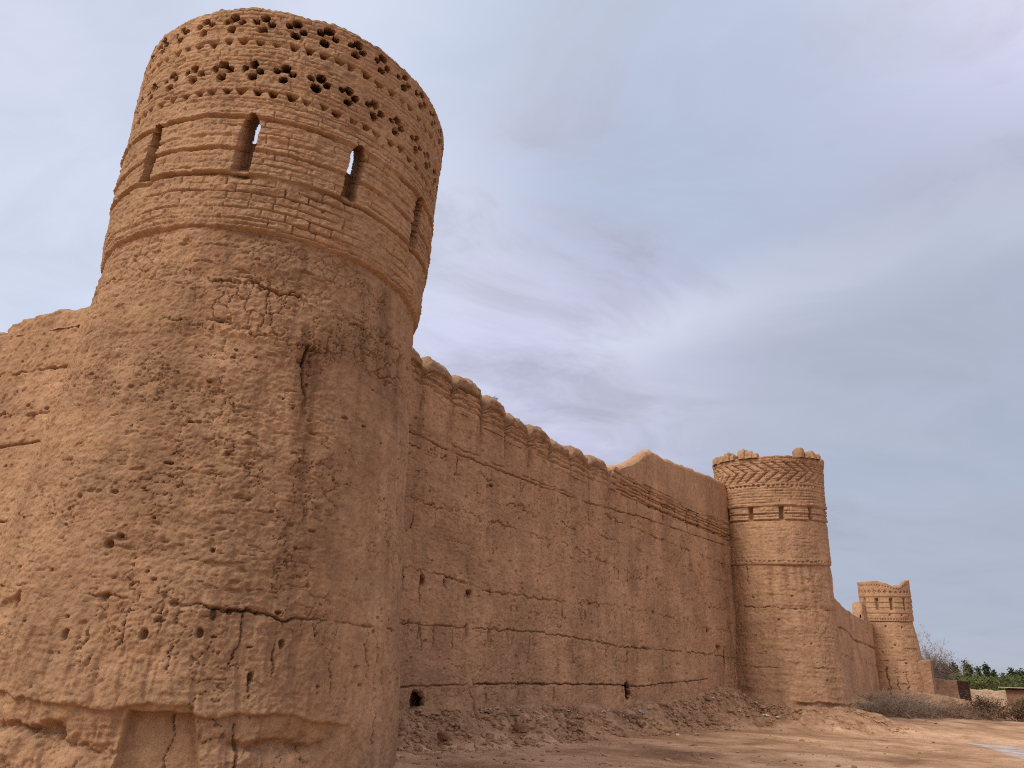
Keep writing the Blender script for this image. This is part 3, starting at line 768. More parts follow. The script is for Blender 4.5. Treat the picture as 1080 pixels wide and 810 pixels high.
def merlon_mesh(name, u0, u1, zb, ztop, T, P0, Dv, Nv, ref, seed, ds=.03, bk=True, lean=0., split=False, lumpy=1., rd=.30):
    L = u1 - u0; nu = max(12, int(L / ds)); nz = max(14, int((ztop - zb) / ds))
    t = np.linspace(0, 1, nu); edge = np.abs(2 * t - 1)
    v = np.linspace(0, 1, nz)
    tt, vv = np.meshgrid(t, v); ee = np.abs(2 * tt - 1)
    topz = ztop - rd * (ztop - zb) * ee ** 4 + .09 * min(lumpy, 1.8) * fbm(tt * L * (2.4 if lumpy < 2 else 1.1), .3, seed, 4, .6, 7) + lean * (tt - .5)
    U = u0 + tt * L; Z = zb + vv * (topz - zb)
    D = -.12 * ee ** 9 - .13 * np.clip((vv - .84) / .16, 0, 1) ** 2.6
    x, y = P0[0] + U * Dv[0], P0[1] + U * Dv[1]
    D += .05 * fbm(x * 2.2, y * 2.2, Z * 3, 4, .6, 150) + .02 * fbm(x * 9, y * 9, Z * 9, 3, .55, 152) + .015 + .03 * flakes(x * 2, Z * 2, 6)
    if bk:
        D += bricks(U, Z + .04 * perlin(U * .6, .1, .2, 11), .215, .46, .024, .085, seed % 7, .03, 0.05, .05) * (1 - .8 * sstep(.66, .74, vv))
        # eroded cap that overhangs the courses
        D += .03 * sstep(.66, .71, vv) - .12 * np.exp(-((vv - .655) / .03) ** 2)
        for q_ in (.22, .40, .55): D -= .14 * np.exp(-((vv - q_ + .03 * perlin(U * 1.2, q_ * 9, seed, 5)) / .02) ** 2) * np.clip(.8 + 1.3 * perlin(U * 1.4, q_ * 7, seed, 8), 0, 1.1)
    P = wrap(U, Z, D, None, T, P0, Dv, Nv, ref, zb)
    mid = np.array([P0[0] + 0, P0[1] + 0, 0])
    # close the ends
    for e in (0, -1):
        c = P[:, e].mean(0); P[:, e] = P[:, e] * .15 + c * .85
        P[:, e, 2] = np.clip(P[:, e, 2], None, c[2] + .3)
    if split:
        k = int(.68 * nz); return grid_mesh(name, P[:k + 1]), grid_mesh('cap', P[k:])
    return grid_mesh(name, P)

def wall_long():
    ref = (2.0, 29.0, 0)
    root = empty('mud_brick_wall', ref, 'long mud wall with rounded merlons between the nearest and the middle tower', 'wall')
    # denser columns near the camera
    u = [2.6]
    while u[-1] < 31.6: u.append(u[-1] + .0225 * (1 + (u[-1] - 4) * .038))
    u = np.array(u)
    zbase, n = -.6, 470
    ztop = seg([(0, 10.25), (5, 10.22), (9, 9.95), (13, 9.6), (17.2, 9.62), (17.9, 10.72), (23, 10.62), (31.6, 10.85)], u)
    v = np.linspace(0, 1, n)
    U, V = np.meshgrid(u, v); Z = zbase + V * (ztop[None, :] - zbase)
    x, y = PA[0] + U * D1[0], PA[1] + U * D1[1]
    big, lam, lump, fine, pit = mass(x, y, Z, 10)
    D = 1.3 * big + .006 * lam + .010 * lump + .017 * fine - .015 * pit - .04 * hair(U * .8, Z * .8, 3) - .025 * crev(U * .8, Z * .8, 3) + .03 * flakes(U, Z, 3)
    D += .12 * np.clip(1 - Z / 9, 0, 1) + .05 * np.clip(1 - Z / 2, 0, 1)     # slight batter
    def G(p, w, d, br=.55, s=0, wob=.05): groove(D, U, Z, p, w, d, br, s, wob)
    # lifts of the wall: broken cracked seams
    G([(3, 8.6), (5.7, 8.57), (8.7, 8.49), (12.2, 8.56), (15.6, 8.65), (20.7, 9.0), (26, 9.2), (31, 9.4)], .026, .075, .45, 1)
    G([(3, 8.8), (5.7, 8.78), (7.2, 8.74), (8.2, 8.68), (11.5, 8.67), (14.2, 8.72)], .022, .06, .6, 2)
    G([(3, 8.3), (6, 8.2), (8, 8.1), (10, 8.05)], .02, .05, .8, 3, .15)
    G([(3, 6.6), (5.3, 6.6), (8.4, 6.66), (10.8, 6.63), (14.2, 6.7), (17.2, 6.42), (22.5, 6.12), (28, 5.85), (31, 5.8)], .022, .06, .75, 4, .16)
    G([(17, 8.4), (22.6, 8.3), (31, 8.3)], .024, .06, .6, 5, .1)
    G([(16, 7.5), (22.6, 7.4), (31, 7.35)], .02, .05, .8, 6, .1)
    G([(3, 7.5), (9, 7.4), (16, 7.5)], .02, .05, .85, 7, .2)
    G([(3, 4.62), (5.3, 4.61), (6.4, 4.62), (7.7, 4.54), (9, 4.4), (14, 4.6)], .022, .07, .55, 8, .1)
    G([(14, 4.7), (20, 4.9), (27, 4.75), (31, 4.8)], .02, .05, .8, 9, .14)
    G([(3, 3.05), (5.5, 3.09), (8.3, 3.2)], .018, .07, .3, 10, .05)
    G([(8.6, 3.2), (11.9, 3.38), (15.7, 3.36), (18, 3.26), (22, 3.4), (27.2, 3.5), (31, 3.5)], .022, .085, .35, 11, .07)
    G([(3, 1.42), (5.7, 1.44), (8.5, 1.57)], .02, .09, .2, 12, .03)
    G([(8.8, 1.6), (12, 1.7), (17.2, 1.82), (19.6, 1.82), (25.3, 2.22), (27, 2.35)], .024, .11, .2, 13, .04)
    rg = np.random.default_rng(21)
    # short upright shrinkage cracks
    for i in range(230):
        a = rg.uniform(3.5, 31); b = rg.choice([1.45 + .028 * a, 3.1 + .01 * a, 4.6, 6.5, 8.4])
        ln = rg.uniform(.2, .9)
        G([(a, b), (a + rg.normal() * .06, b - ln)], .014 + .0004 * a, rg.uniform(.03, .09), .6, 30 + i, .06)
    for i, (a, b, ra, rb, dp) in enumerate([(6.14, 4.34, .09, .16, .25), (7.15, 4.39, .055, .11, .2), (8.35, 4.26, .13, .08, .25), (9.37, 4.37, .04, .12, .2), (9.19, 7.88, .12, .05, .2), (9.0, 7.8, .05, .06, .12),
            (15.41, 4.22, .07, .16, .25), (13.79, 4.15, .06, .1, .2), (20.88, 6.75, .1, .16, .2), (27.4, 4.64, .14, .1, .25), (25, 4.9, .1, .1, .2), (6.3, 1.0, .28, .34, .8), (8.3, 3.1, .06, .2, .2), (9.4, 3.05, .05, .22, .15), (9.4, 1.15, .05, .18, .2), (13.24, 1.37, .07, .26, .25),
            (18.75, 1.62, .2, .33, .95), (28.6, 3.9, .3, .12, .25), (29.4, 3.4, .16, .6, .3), (10.9, 4.0, .04, .06, .12), (24, 3.0, .06, .12, .15)]):
        hole(D, U, Z, a, b, ra, rb, dp, 3, .18, .3, i)
    for i in range(420):
        a, b = rg.uniform(3.5, 31), rg.uniform(1.5, 9.3)
        s_ = rg.uniform(.02, .045) * (1 + a * .03)
        hole(D, U, Z, a, b, s_ * rg.uniform(.8, 2), s_, rg.uniform(.04, .1), 2.2, .5, .5, i)
    # drip channels between the merlons
    bump = [4.0, 5.43, 6.93, 8.49, 9.9, 11.35, 12.84, 14.3, 15.72, 17.41]
    for i, a in enumerate(bump[1:]):
        zt = float(np.interp(a, u, ztop))
        G([(a, zt + .3), (a, zt - rg.uniform(.3, .9))], .035, .05, .4, 200 + i, .05)
    # courses of bare brick under the merlons and along the high part
    bm = np.clip((U - 17.2) * 2, 0, 1) * sstep(9.45, 9.62, Z - .015 * (U - 18)) * (1 - sstep(10.62, 10.7, Z - .012 * (U - 18)))
    D += bm * (bricks(U, Z - .012 * (U - 18), .30, .75, .03, .13, 4, .04, .0, .07))
    G([(18, 9.78), (22.7, 9.70), (31, 9.9)], .04, .12, .25, 230, .04)
    G([(18, 10.10), (22.7, 10.05), (31, 10.25)], .035, .10, .3, 231, .04)
    G([(18, 10.45), (22.7, 10.38), (31, 10.6)], .035, .10, .4, 232, .04)
    for i in range(9):
        a = 18.4 + i * 1.4
        G([(a, 10.75), (a + .05, 9.6 - .3 * (i % 2))], .04, .10, .3, 240 + i, .05)
    U0 = U; U = U + 1.7 * np.clip(-D - .12, 0, .8)                       # deep holes burrow sideways into the wall
    P = wrap(U, Z, D, None, 1.6, PA, D1, NA, ref); U = U0
    me = grid_mesh('wall_face', P)
    r2 = np.random.default_rng(5)
    st = [(a + .05, .14 + .01 * a, float(np.interp(a, u, ztop)) + .2, float(np.interp(a, u, ztop)) - r2.uniform(1.5, 3.2), r2.uniform(.4, .7)) for a in bump[1:]]
    st += [(r2.uniform(4, 31), r2.uniform(.08, .3), b, b - r2.uniform(.8, 2.6), r2.uniform(.25, .55)) for b in r2.choice([8.5, 6.6, 4.6, 9.6, 3.2], 26)]
    st += [(3.6 + r2.uniform(0, 1), .7, 9.5, .5, .6), (30.3, .5, 10, .5, .8), (28.6, .5, 4.2, 1.6, .6)]  # first two: full-height darker bands where the wall meets each tower
    stain_shade_attr(me, U, Z, st, 2)
    link('wall_face', me, M_WA, root)
    zc = [11.29, 11.3, 11.24, 11.03, 10.72, 10.78, 10.62, 10.74, 10.78]
    for i in range(9):
        u0, u1 = bump[i] + .035, bump[i + 1] - .035
        zb = float(np.interp((u0 + u1) / 2, u, ztop)) - .16
        me = merlon_mesh('merlon', u0, u1, zb, zc[i] - .04, .9, PA, D1, NA, ref, i + 1, .026 + .0012 * u0, lean=rg.normal() * .06, split=True)
        mo = link('merlon', me[0], M_WA, root); link('cap', me[1], M_CAPW, mo)
    # the higher plain gable against the middle tower
    ug = np.linspace(17.3, 31.5, 420)
    cr = seg([(17.3, 10.55), (18.3, 10.85), (19.5, 11.35), (20.6, 11.95), (21.6, 12.5), (22.0, 12.56), (22.6, 12.5), (25, 12.68), (28, 12.95), (31.5, 13.18)], ug) + .03 * fbm(ug * 1.4, .3, .7, 3, .5, 160) - .12
    vg = np.linspace(0, 1, 80); Ug, Vg = np.meshgrid(ug, vg); zb = np.interp(ug, u, ztop) - .25
    Zg = zb + Vg * (cr - zb)
    xg, yg = PA[0] + Ug * D1[0], PA[1] + Ug * D1[1]
    big, lam, lump, fine, pit = mass(xg, yg, Zg, 12)
    Dg = -.05 + big + .006 * lam + .012 * lump + .008 * fine - .008 * pit - .05 * np.clip((Vg - .93) / .07, 0, 1) ** 2
    link('gable', grid_mesh('gable', wrap(Ug, Zg, Dg, None, .75, PA, D1, NA, ref, 9.5)), M_WA, root)

wall_long()

def wall_side():
    ref = (PL[0] + DL[0] * 9, PL[1] + DL[1] * 9, 0)
    root = empty('mud_brick_wall', ref, 'stretch of mud wall left of the nearest tower, capped by a rounded coping', 'wall')
    us = np.arange(3.0, 19, .026); v = np.linspace(0, 1, 420)
    # columns run away from the tower, to the left: reverse so that faces point at the camera
    us = us[::-1]
    zt = 11.02 + .02 * fbm(us * 1.2, .3, .7, 3, .5, 170)
    U, V = np.meshgrid(us, v); Z = -.6 + V * (zt[None, :] + .6)
    x, y = PL[0] + U * DL[0], PL[1] + U * DL[1]
    big, lam, lump, fine, pit = mass(x, y, Z, 14)
    D = 1.4 * big + .02 * lam + .03 * lump + .013 * fine - .035 * pit
    D += .55 * np.clip(1 - (U - 3) / 1.4, 0, 1) ** 2 + .1 * np.clip(1 - Z / 9, 0, 1)
    def G(p, w, d, br=.5, s=0, wob=.05): groove(D, U, Z, p, w, d, br, s, wob)
    G([(3, 7.45), (9.4, 7.36), (10.6, 7.29), (18, 7.2)], .028, .12, .15, 1, .03)
    G([(3, 9.6), (9, 9.62), (12, 9.67), (18, 9.6)], .035, .06, .6, 2, .08)
    G([(3, 5.2), (10, 5.1), (18, 5.0)], .025, .08, .5, 3)
    G([(3, 8.4), (9.3, 8.2), (10.3, 8.3), (18, 8.4)], .04, .06, .7, 4, .15)
    for i, (a, b, r) in enumerate([(9.4, 9.63, .13), (9.6, 8.12, .12), (9.1, 8.35, .1), (10.6, 9.0, .05), (9.9, 10.4, .05), (10.8, 10.0, .06), (10.1, 6.7, .07), (9.9, 8.5, .07)]):
        hole(D, U, Z, a, b, r, r * .6, .14, 2.2, .5, .5, i)
    P = wrap(U, Z, D, None, 1.0, PL, DL, NL, ref)
    link('wall_face', grid_mesh('wall_face', P), M_WL, root)
    for i, (u1, u0, z1) in enumerate(((6.5, 12.1, 11.58), (12.3, 14.4, 11.25), (14.5, 16.4, 11.4))):
        # positions grow to the left, the mesh is laid out from the far end
        P = merlon_mesh('coping', -u0, -u1, 10.93, z1, .9, PL, -DL, NL, ref, 20 + i, .03, False, lumpy=2.6)
        link('coping', P, M_WL, root)

wall_side()

def wall_far():
    ref = (PB[0] + DB[0] * 25, PB[1] + DB[1] * 25, 0)
    root = empty('mud_brick_wall', ref, 'short looking receding mud wall seen between the middle tower and the farthest tower', 'wall')
    us = np.arange(2, 42, .075); v = np.linspace(0, 1, 130)
    zt = seg([(2, 9.5), (20, 9.6), (24, 9.42), (27, 9.1), (30, 8.95), (33, 8.9), (42, 9.0)], us) + .08 * fbm(us * .9, .3, .7, 3, .55, 180)
    U, V = np.meshgrid(us, v); Z = V * zt[None, :]
    x, y = PB[0] + U * DB[0], PB[1] + U * DB[1]
    big, lam, lump, fine, pit = mass(x * .7, y * .7, Z * .7, 15)
    D = 1.5 * big + .02 * lam + .03 * lump - .03 * pit + .15 * np.clip(1 - Z / 9, 0, 1)
    groove(D, U, Z, [(2, 7.3), (24, 7.3), (27, 7.15), (30, 6.7), (33, 6.7), (41, 6.6)], .06, .2, .15, 1, .1)
    groove(D, U, Z, [(2, 5.0), (25, 5.1), (41, 4.9)], .05, .1, .8, 2, .2)
    hole(D, U, Z, 27.5, 5.9, .12, .12, .2, 2.2, .4, .5, 2); hole(D, U, Z, 32, 5.2, .12, .12, .2, 2.2, .4, .5, 3)
    link('wall_face', grid_mesh('wall_face', wrap(U, Z, D, None, .9, PB, DB, NB, ref)), M_WA, root)
    me = merlon_mesh('merlon', 35.6, 37.8, 7.9, 10.55, .9, PB, DB, NB, ref, 31, .07, False, rd=.08)
    link('merlon', me, M_WA, root)

wall_far()

# ------------------------------------------------------------------ pixel rays only used to work out real positions while measuring
F_, P_, RO = 805.36, .3761, .0504
def at(px, py, Y):
    c, s = math.cos(RO), math.sin(RO); dx, dy = px - 540, py - 405
    a, b = c * dx + s * dy, -s * dx + c * dy
    d = (a / F_, math.cos(P_) + b / F_ * math.sin(P_), math.sin(P_) - b / F_ * math.cos(P_))
    k = Y / d[1]
    return Vector((d[0] * k, Y, d[2] * k + CAMH))

# ------------------------------------------------------------------ rubble, clods and litter
def lump_arrays(n, pos, size, seed):
    """many low rough stones in one vertex array"""
    rg = np.random.default_rng(seed)
    t = (1 + 5 ** .5) / 2
    ico = np.array([(-1, t, 0), (1, t, 0), (-1, -t, 0), (1, -t, 0), (0, -1, t), (0, 1, t), (0, -1, -t), (0, 1, -t), (t, 0, -1), (t, 0, 1), (-t, 0, -1), (-t, 0, 1)], float)
    ico /= np.linalg.norm(ico[0])
    fc = np.array([(0, 11, 5), (0, 5, 1), (0, 1, 7), (0, 7, 10), (0, 10, 11), (1, 5, 9), (5, 11, 4), (11, 10, 2), (10, 7, 6), (7, 1, 8), (3, 9, 4), (3, 4, 2), (3, 2, 6), (3, 6, 8), (3, 8, 9), (4, 9, 5), (2, 4, 11), (6, 2, 10), (8, 6, 7), (9, 8, 1)])
    V = np.empty((n, 12, 3)); 
    for i in range(n):
        v = ico * rg.uniform(.65, 1.25, (12, 1)) * (rg.uniform(.7, 1.5), rg.uniform(.7, 1.3), rg.uniform(.45, .9))
        a = rg.uniform(0, 6.28); c, s = math.cos(a), math.sin(a)
        v = np.stack([v[:, 0] * c - v[:, 1] * s, v[:, 0] * s + v[:, 1] * c, v[:, 2]], -1)
        V[i] = v * size[i] + pos[i]
    F = (fc[None] + 12 * np.arange(n)[:, None, None]).reshape(-1, 3)
    return V.reshape(-1, 3), F

def bank_points(n, rg, wide=1.0):
    """points on the debris bank along the long wall and round the middle tower"""
    u = rg.uniform(3.6, 31.5, n); k = rg.beta(1.1, 1.7, n)
    w = np.interp(u, [2, 8, 16, 26, 32], [3.2, 2.9, 2.0, 2.8, 3.2]) * wide
    d = .2 + k * w
    x, y = PA[0] + u * D1[0] + d * NA[0], PA[1] + u * D1[1] + d * NA[1]
    m = n // 5
    a = rg.uniform(-75, 60, m) * DEG; r = 3.35 + rg.beta(1, 2, m) * 3
    x[:m], y[:m] = A2[0] + r * np.sin(a), A2[1] - r * np.cos(a)
    return x, y

rg = np.random.default_rng(77)
x, y = bank_points(9000, rg, .9); sz = rg.gamma(1.15, .024, len(x)).clip(.010, .24)
V, F = lump_arrays(len(x), np.stack([x, y, ground_z(x, y) + sz * .25], -1), sz, 1)
tag(link('rubble', raw_mesh('rubble', V, [F]), M_CLOD), 'loose broken mud-brick rubble strewn along the foot of the long wall', 'rubble', kind='stuff')
n = 2600
a = rg.uniform(-8, 36, n) * DEG; r = 16 / (1 - rg.uniform(0, .72, n))
x, y = r * np.sin(a), r * np.cos(a); keep = poly_dist(x, y, PUD) > .2; x, y = x[keep], y[keep]
sz = rg.gamma(1.3, .014, len(x)).clip(.006, .10)
V, F = lump_arrays(len(x), np.stack([x, y, ground_z(x, y) + sz * .2], -1), sz, 2)
tag(link('gravel', raw_mesh('gravel', V, [F]), M_CLOD), 'small scattered stones on the bare dirt', 'gravel', kind='stuff')

def single_lump(name, x, y, s, seed, mat, label, cat, group):
    n = 14
    o = blob(name, (0, 0, -s * .25), (s, s * .75, s * .8), seed * 1.3, mat, None, seed, .35, n, (x, y, gz(x, y)))
    return tag(o, label, cat, group)

def ground_at(px, py):
    """where the sight line through a measured spot meets the ground"""
    for i in range(700):
        Y = 12 + i * .1
        p = at(px, py, Y)
        dn = (p.x - PA[0]) * NA[0] + (p.y - PA[1]) * NA[1]; u = (p.x - PA[0]) * D1[0] + (p.y - PA[1]) * D1[1]
        if p.z < gz(p.x, p.y): return p
        if dn < .35 and 3 < u < 31: return p
    return p
for i, (px, py, s, lab) in enumerate([(553, 769, .30, 'largest dark mud clod at the foot of the bank, below the long wall'), (733, 787, .10, 'upper of two small dark stones on the bare dirt below the middle tower'), (734, 797, .12, 'lower of two small dark stones on the bare dirt below the middle tower')]):
    p = ground_at(px, py)
    single_lump('clod', p.x, p.y, s, i + 3, M_CLOD, lab, 'clod', None)
spots = [(452, 770), (470, 778), (505, 757), (520, 765), (585, 757), (610, 750), (690, 748), (720, 755), (765, 735), (790, 740), (815, 752), (840, 758), (700, 742), (745, 725), (540, 752), (480, 760)]
for i, (px, py) in enumerate(spots):
    p = ground_at(px, py)
    single_lump('clod', p.x, p.y, rg.uniform(.12, .24), i + 20, M_CLOD, 'rough fallen mud clod lying in the rubble at the foot of the long wall', 'clod', 'fallen clods in the rubble bank')

def scrap_mesh(seed, s):
    rg = np.random.default_rng(seed); n = 7
    a, b = np.meshgrid(np.linspace(-1, 1, n), np.linspace(-1, 1, n))
    z = .35 * fbm(a * 1.3 + seed, b * 1.3, .5, 2, .6, seed) + .25
    q = np.stack([a * s * (1 + .3 * perlin(b * 2 + seed, .1, .2)), b * s * .6, np.abs(z) * s], -1)
    bot = q - np.array([0, 0, .012])
    P = np.concatenate([q, bot[::-1]]);
    return grid_mesh('scrap', P, smooth=False)
prot = [scrap_mesh(k, .16) for k in range(4)]
for me in prot: me.materials.append(M_PLAST)
lit = [(516, 748), (573, 758), (566, 755), (636, 752), (640, 748), (600, 752), (660, 756), (706, 753), (712, 755), (752, 737), (764, 732), (772, 735), (790, 732), (797, 744), (801, 745), (803, 752), (751, 755), (808, 757), (759, 743), (545, 750), (706, 776), (715, 776), (735, 776), (779, 752), (684, 748), (820, 757), (541, 744), (795, 751)]
for i, (px, py) in enumerate(lit):
    p = ground_at(px, py)
    o = bpy.data.objects.new('litter_scrap', prot[i % 4]); COL.objects.link(o)
    o.location = (p.x, p.y, gz(p.x, p.y) + .01); o.rotation_euler = (rg.normal() * .25, rg.normal() * .25, rg.uniform(0, 6.28)); o.scale = [rg.uniform(.5, 1.0)] * 3
    tag(o, 'small crumpled scrap of pale plastic litter on the rubble bank below the long wall', 'litter', 'scraps of pale litter')
# bluish rag of plastic at the drain slot
p = PA + D1 * 18.95 + NA * .55
me = scrap_mesh(9, .17); me.materials.append(M_BLUE)
o = bpy.data.objects.new('plastic_bag', me); COL.objects.link(o); o.location = (p[0], p[1], gz(p[0], p[1]) + .02); o.rotation_euler = (.5, .1, .9)
tag(o, 'bluish crumpled plastic bag lying below the dark drain slot in the long wall', 'bag')

# ------------------------------------------------------------------ twigs, brush, trees
class Sticks:
    def __init__(s): s.V = []; s.F3 = []; s.F4 = []; s.n = 0
    def tube(s, pts, r0, r1, k=3):
        pts = np.array(pts, float); m = len(pts)
        t = np.gradient(pts, axis=0); t /= np.linalg.norm(t, axis=1)[:, None] + 1e-9
        ref = np.where(np.abs(t[:, 2:3]) > .9, np.array([[1., 0, 0]]), np.array([[0, 0, 1.]]))
        a = np.cross(t, ref); a /= np.linalg.norm(a, axis=1)[:, None] + 1e-9; b = np.cross(t, a)
        rr = np.linspace(r0, r1, m)[:, None, None]
        an = np.linspace(0, 2 * math.pi, k, endpoint=False)
        ring = pts[:, None] + rr * (np.cos(an)[None, :, None] * a[:, None] + np.sin(an)[None, :, None] * b[:, None])
        s.V.append(ring.reshape(-1, 3))
        i = np.arange(m - 1)[:, None] * k; j = np.arange(k)[None]; j2 = (j + 1) % k
        s.F4.append((np.stack([i + j, i + j2, i + k + j2, i + k + j], -1).reshape(-1, 4)) + s.n)
        s.n += m * k
    def quad(s, c, u, v):
        c, u, v = np.array(c), np.array(u), np.array(v)
        s.V.append(np.array([c - u - v * .2, c + v * -.6, c + u - v * .2, c + v])); s.F4.append(np.arange(4)[None] + s.n); s.n += 4
    def leaves(s, C, size, rg, flat=0.):
        n = len(C)
        u = rg.normal(size=(n, 3)); u /= np.linalg.norm(u, axis=1)[:, None]
        w = rg.normal(size=(n, 3)); v = np.cross(u, w); v /= np.linalg.norm(v, axis=1)[:, None]
        sz = (size * rg.uniform(.6, 1.4, n))[:, None]
        q = np.stack([C - u * sz * .5, C - v * sz * .35, C + u * sz * .5, C + v * sz * .35], 1)
        s.V.append(q.reshape(-1, 3)); s.F4.append(np.arange(4 * n).reshape(n, 4) + s.n); s.n += 4 * n
    def build(s, name, mat, parent=None, loc=None):
        return link(name, raw_mesh(name, np.concatenate(s.V), [np.concatenate(s.F4)]), mat, parent, loc)

def brush_pile(x, y, L, W, H, n, seed, ang, label, mat=M_TWIG, tw=.012):
    """a heap of cut dry branches lying across each other"""
    rg = np.random.default_rng(seed); st = Sticks()
    ca, sa = math.cos(ang), math.sin(ang); z0 = gz(x, y)
    for i in range(n):
        px, py = rg.uniform(-1, 1) * L, rg.normal() * W * .45
        top = H * max(.15, (1 - (px / L) ** 2)) * (1 - min(1, abs(py) / W) ** 2)
        pz = rg.uniform(0, 1) * top
        a = rg.uniform(0, 6.28); el = rg.normal() * .35 + .15
        ln = rg.uniform(.4, 1.5)
        d = np.array([math.cos(a) * math.cos(el), math.sin(a) * math.cos(el), math.sin(el)])
        c = np.array([px * ca - py * sa, px * sa + py * ca, 0]) 
        c[2] = gz(x + c[0], y + c[1]) - z0 + pz
        b = rg.normal(size=3) * .12
        p0, p1, p2 = c - d * ln / 2, c + b * ln, c + d * ln / 2 + rg.normal(size=3) * .1
        r = tw * rg.uniform(.5, 1.6)
        for p in (p0, p1, p2): p[2] = max(p[2], gz(x + p[0], y + p[1]) - z0 + .02)
        st.tube([p0, p1, p2], r, r * .5)
        for k in range(4):                                            # side twigs
            t = rg.uniform(.2, 1); q = p1 + (p2 - p1) * t
            e = q + (d + rg.normal(size=3) * .8) * rg.uniform(.1, .35)
            st.tube([q, (q + e) / 2 + rg.normal(size=3) * .02, e], r * .6, r * .25)
    o = st.build('brush_pile', mat, None, (x, y, z0))
    return tag(o, label, 'brush')

def bare_shrub(name, x, y, H, W, n, seed, label, mat, cat, r0=.03, group=None, lv=0, lmat=None, base=0.):
    rg = np.random.default_rng(seed); z0 = gz(x, y)
    root = empty(name, (x, y, z0), label, cat, group)
    st = Sticks(); tips = []
    def grow(p, d, ln, r, k):
        q1 = p + d * ln * .5 + rg.normal(size=3) * ln * .05
        d2 = d + rg.normal(size=3) * .22; d2[2] += .05; d2 /= np.linalg.norm(d2)
        q2 = q1 + d2 * ln * .5
        st.tube([p, q1, q2], r, r * .62, 4 if k > 2 else 3)
        if k == 0: tips.append(q2); return
        for _ in range(int(rg.integers(2, 5))):
            t = rg.uniform(.3, 1); s = p + (q1 - p) * min(1, t * 2) if t < .5 else q1 + (q2 - q1) * (t * 2 - 1)
            dd = d2 + rg.normal(size=3) * .55; dd[2] += .1; dd /= np.linalg.norm(dd)
            grow(s, dd, ln * rg.uniform(.5, .8), r * .55, k - 1)
    for i in range(n):
        a = rg.uniform(0, 6.28); sp = abs(rg.normal()) * .45
        d = np.array([math.cos(a) * sp * W / H * 2, math.sin(a) * sp * W / H * 2, 1]); d /= np.linalg.norm(d)
        grow(np.array([rg.normal() * W * .08, rg.normal() * W * .08, -.05]), d, H * rg.uniform(.28, .42), r0, 4)
    st.build('branches', mat, root)
    if lv:
        tp = np.array(tips); C = np.repeat(tp, lv, 0) + rg.normal(size=(len(tp) * lv, 3)) * .12
        l2 = Sticks(); l2.leaves(C, .09, rg); l2.build('leaves', lmat, root)
    return root

st = Sticks(); x, y = bank_points(900, rg, 1.0); zq = ground_z(x, y)
for i in range(len(x)):
    a = rg.uniform(0, 6.28); ln = rg.uniform(.1, .45); e = rg.normal() * .25
    d = np.array([math.cos(a), math.sin(a), e]) * ln
    p = np.array([x[i], y[i], zq[i] + .03]); st.tube([p, p + d * .5 + rg.normal(size=3) * .02, p + d], .006, .003)
tag(st.build('straw', M_STRAW), 'dry straw and twigs scattered over the rubble at the wall foot', 'straw', kind='stuff')
# brush heaps between the middle and the far tower
brush_pile(24.3, 50.0, 2.6, 1.1, .5, 420, 1, .25, 'low heap of grey cut branches just right of the middle tower base')
brush_pile(27.0, 54.5, 3.0, 1.3, .85, 520, 2, .2, 'middle and tallest heap of dry branches, below the farthest tower', M_TWIG2)
brush_pile(28.6, 51.2, 2.2, .9, .6, 380, 4, -.3, 'small heap of dry branches beside the leftmost dead shrub')
brush_pile(32.5, 63.0, 4.2, 1.3, 1.3, 620, 3, .1, 'heap of dry branches behind the others at the foot of the farthest tower')
# dead shrubs at the right edge
sh = [(30.6, 51.6, 1.9, 'leftmost dead brown shrub of the thicket by the dirt track'), (32.6, 51.0, 1.75, 'second dead brown shrub from the left by the dirt track'), (34.2, 51.6, 2.0, 'third dead brown shrub from the left by the dirt track'), (36.0, 50.8, 1.8, 'fourth dead brown shrub from the left by the dirt track'), (38.2, 51.8, 1.9, 'dead brown shrub cut off by the right edge of the photo')]
for i, (x, y, h, lab) in enumerate(sh):
    bare_shrub('dead_shrub', x, y, h, 3.0, 40, 40 + i, lab, M_BRUSH, 'shrub', .022, 'dead shrubs along the track', 1, M_BRUSH)
t = at(984, 712, 86)
bare_shrub('bare_tree', t.x, t.y, 8.6, 3.0, 26, 60, 'sparse grey bush-like tree rising behind the farthest tower', M_TWIG2, 'tree', .07, None, 3, M_OLIVE)

# small dry tufts on the wall crest
def weed(u, z, off, h, seed, label):
    p = PA + D1 * u - NA * off
    root = None; st = Sticks(); rg = np.random.default_rng(seed)
    for i in range(26):
        a = rg.uniform(0, 6.28); s = rg.uniform(.1, .5)
        st.tube([(0, 0, 0), (math.cos(a) * s * h * .5, math.sin(a) * s * h * .5, h * .6), (math.cos(a) * s * h, math.sin(a) * s * h, h * rg.uniform(.7, 1))], .008, .004)
    C = rg.normal(size=(60, 3)) * (h * .22, h * .22, h * .18) + (0, 0, h * .7)
    st.leaves(C, .05, rg)
    tag(st.build('weed', M_WEED, None, (p[0], p[1], z)), label, 'weed')
weed(9.55, 10.92, .35, .36, 1, 'tallest dry weed tuft growing on the fourth merlon of the long wall')
weed(11.0, 10.64, .35, .22, 2, 'small dry weed tuft growing on the fifth merlon of the long wall')

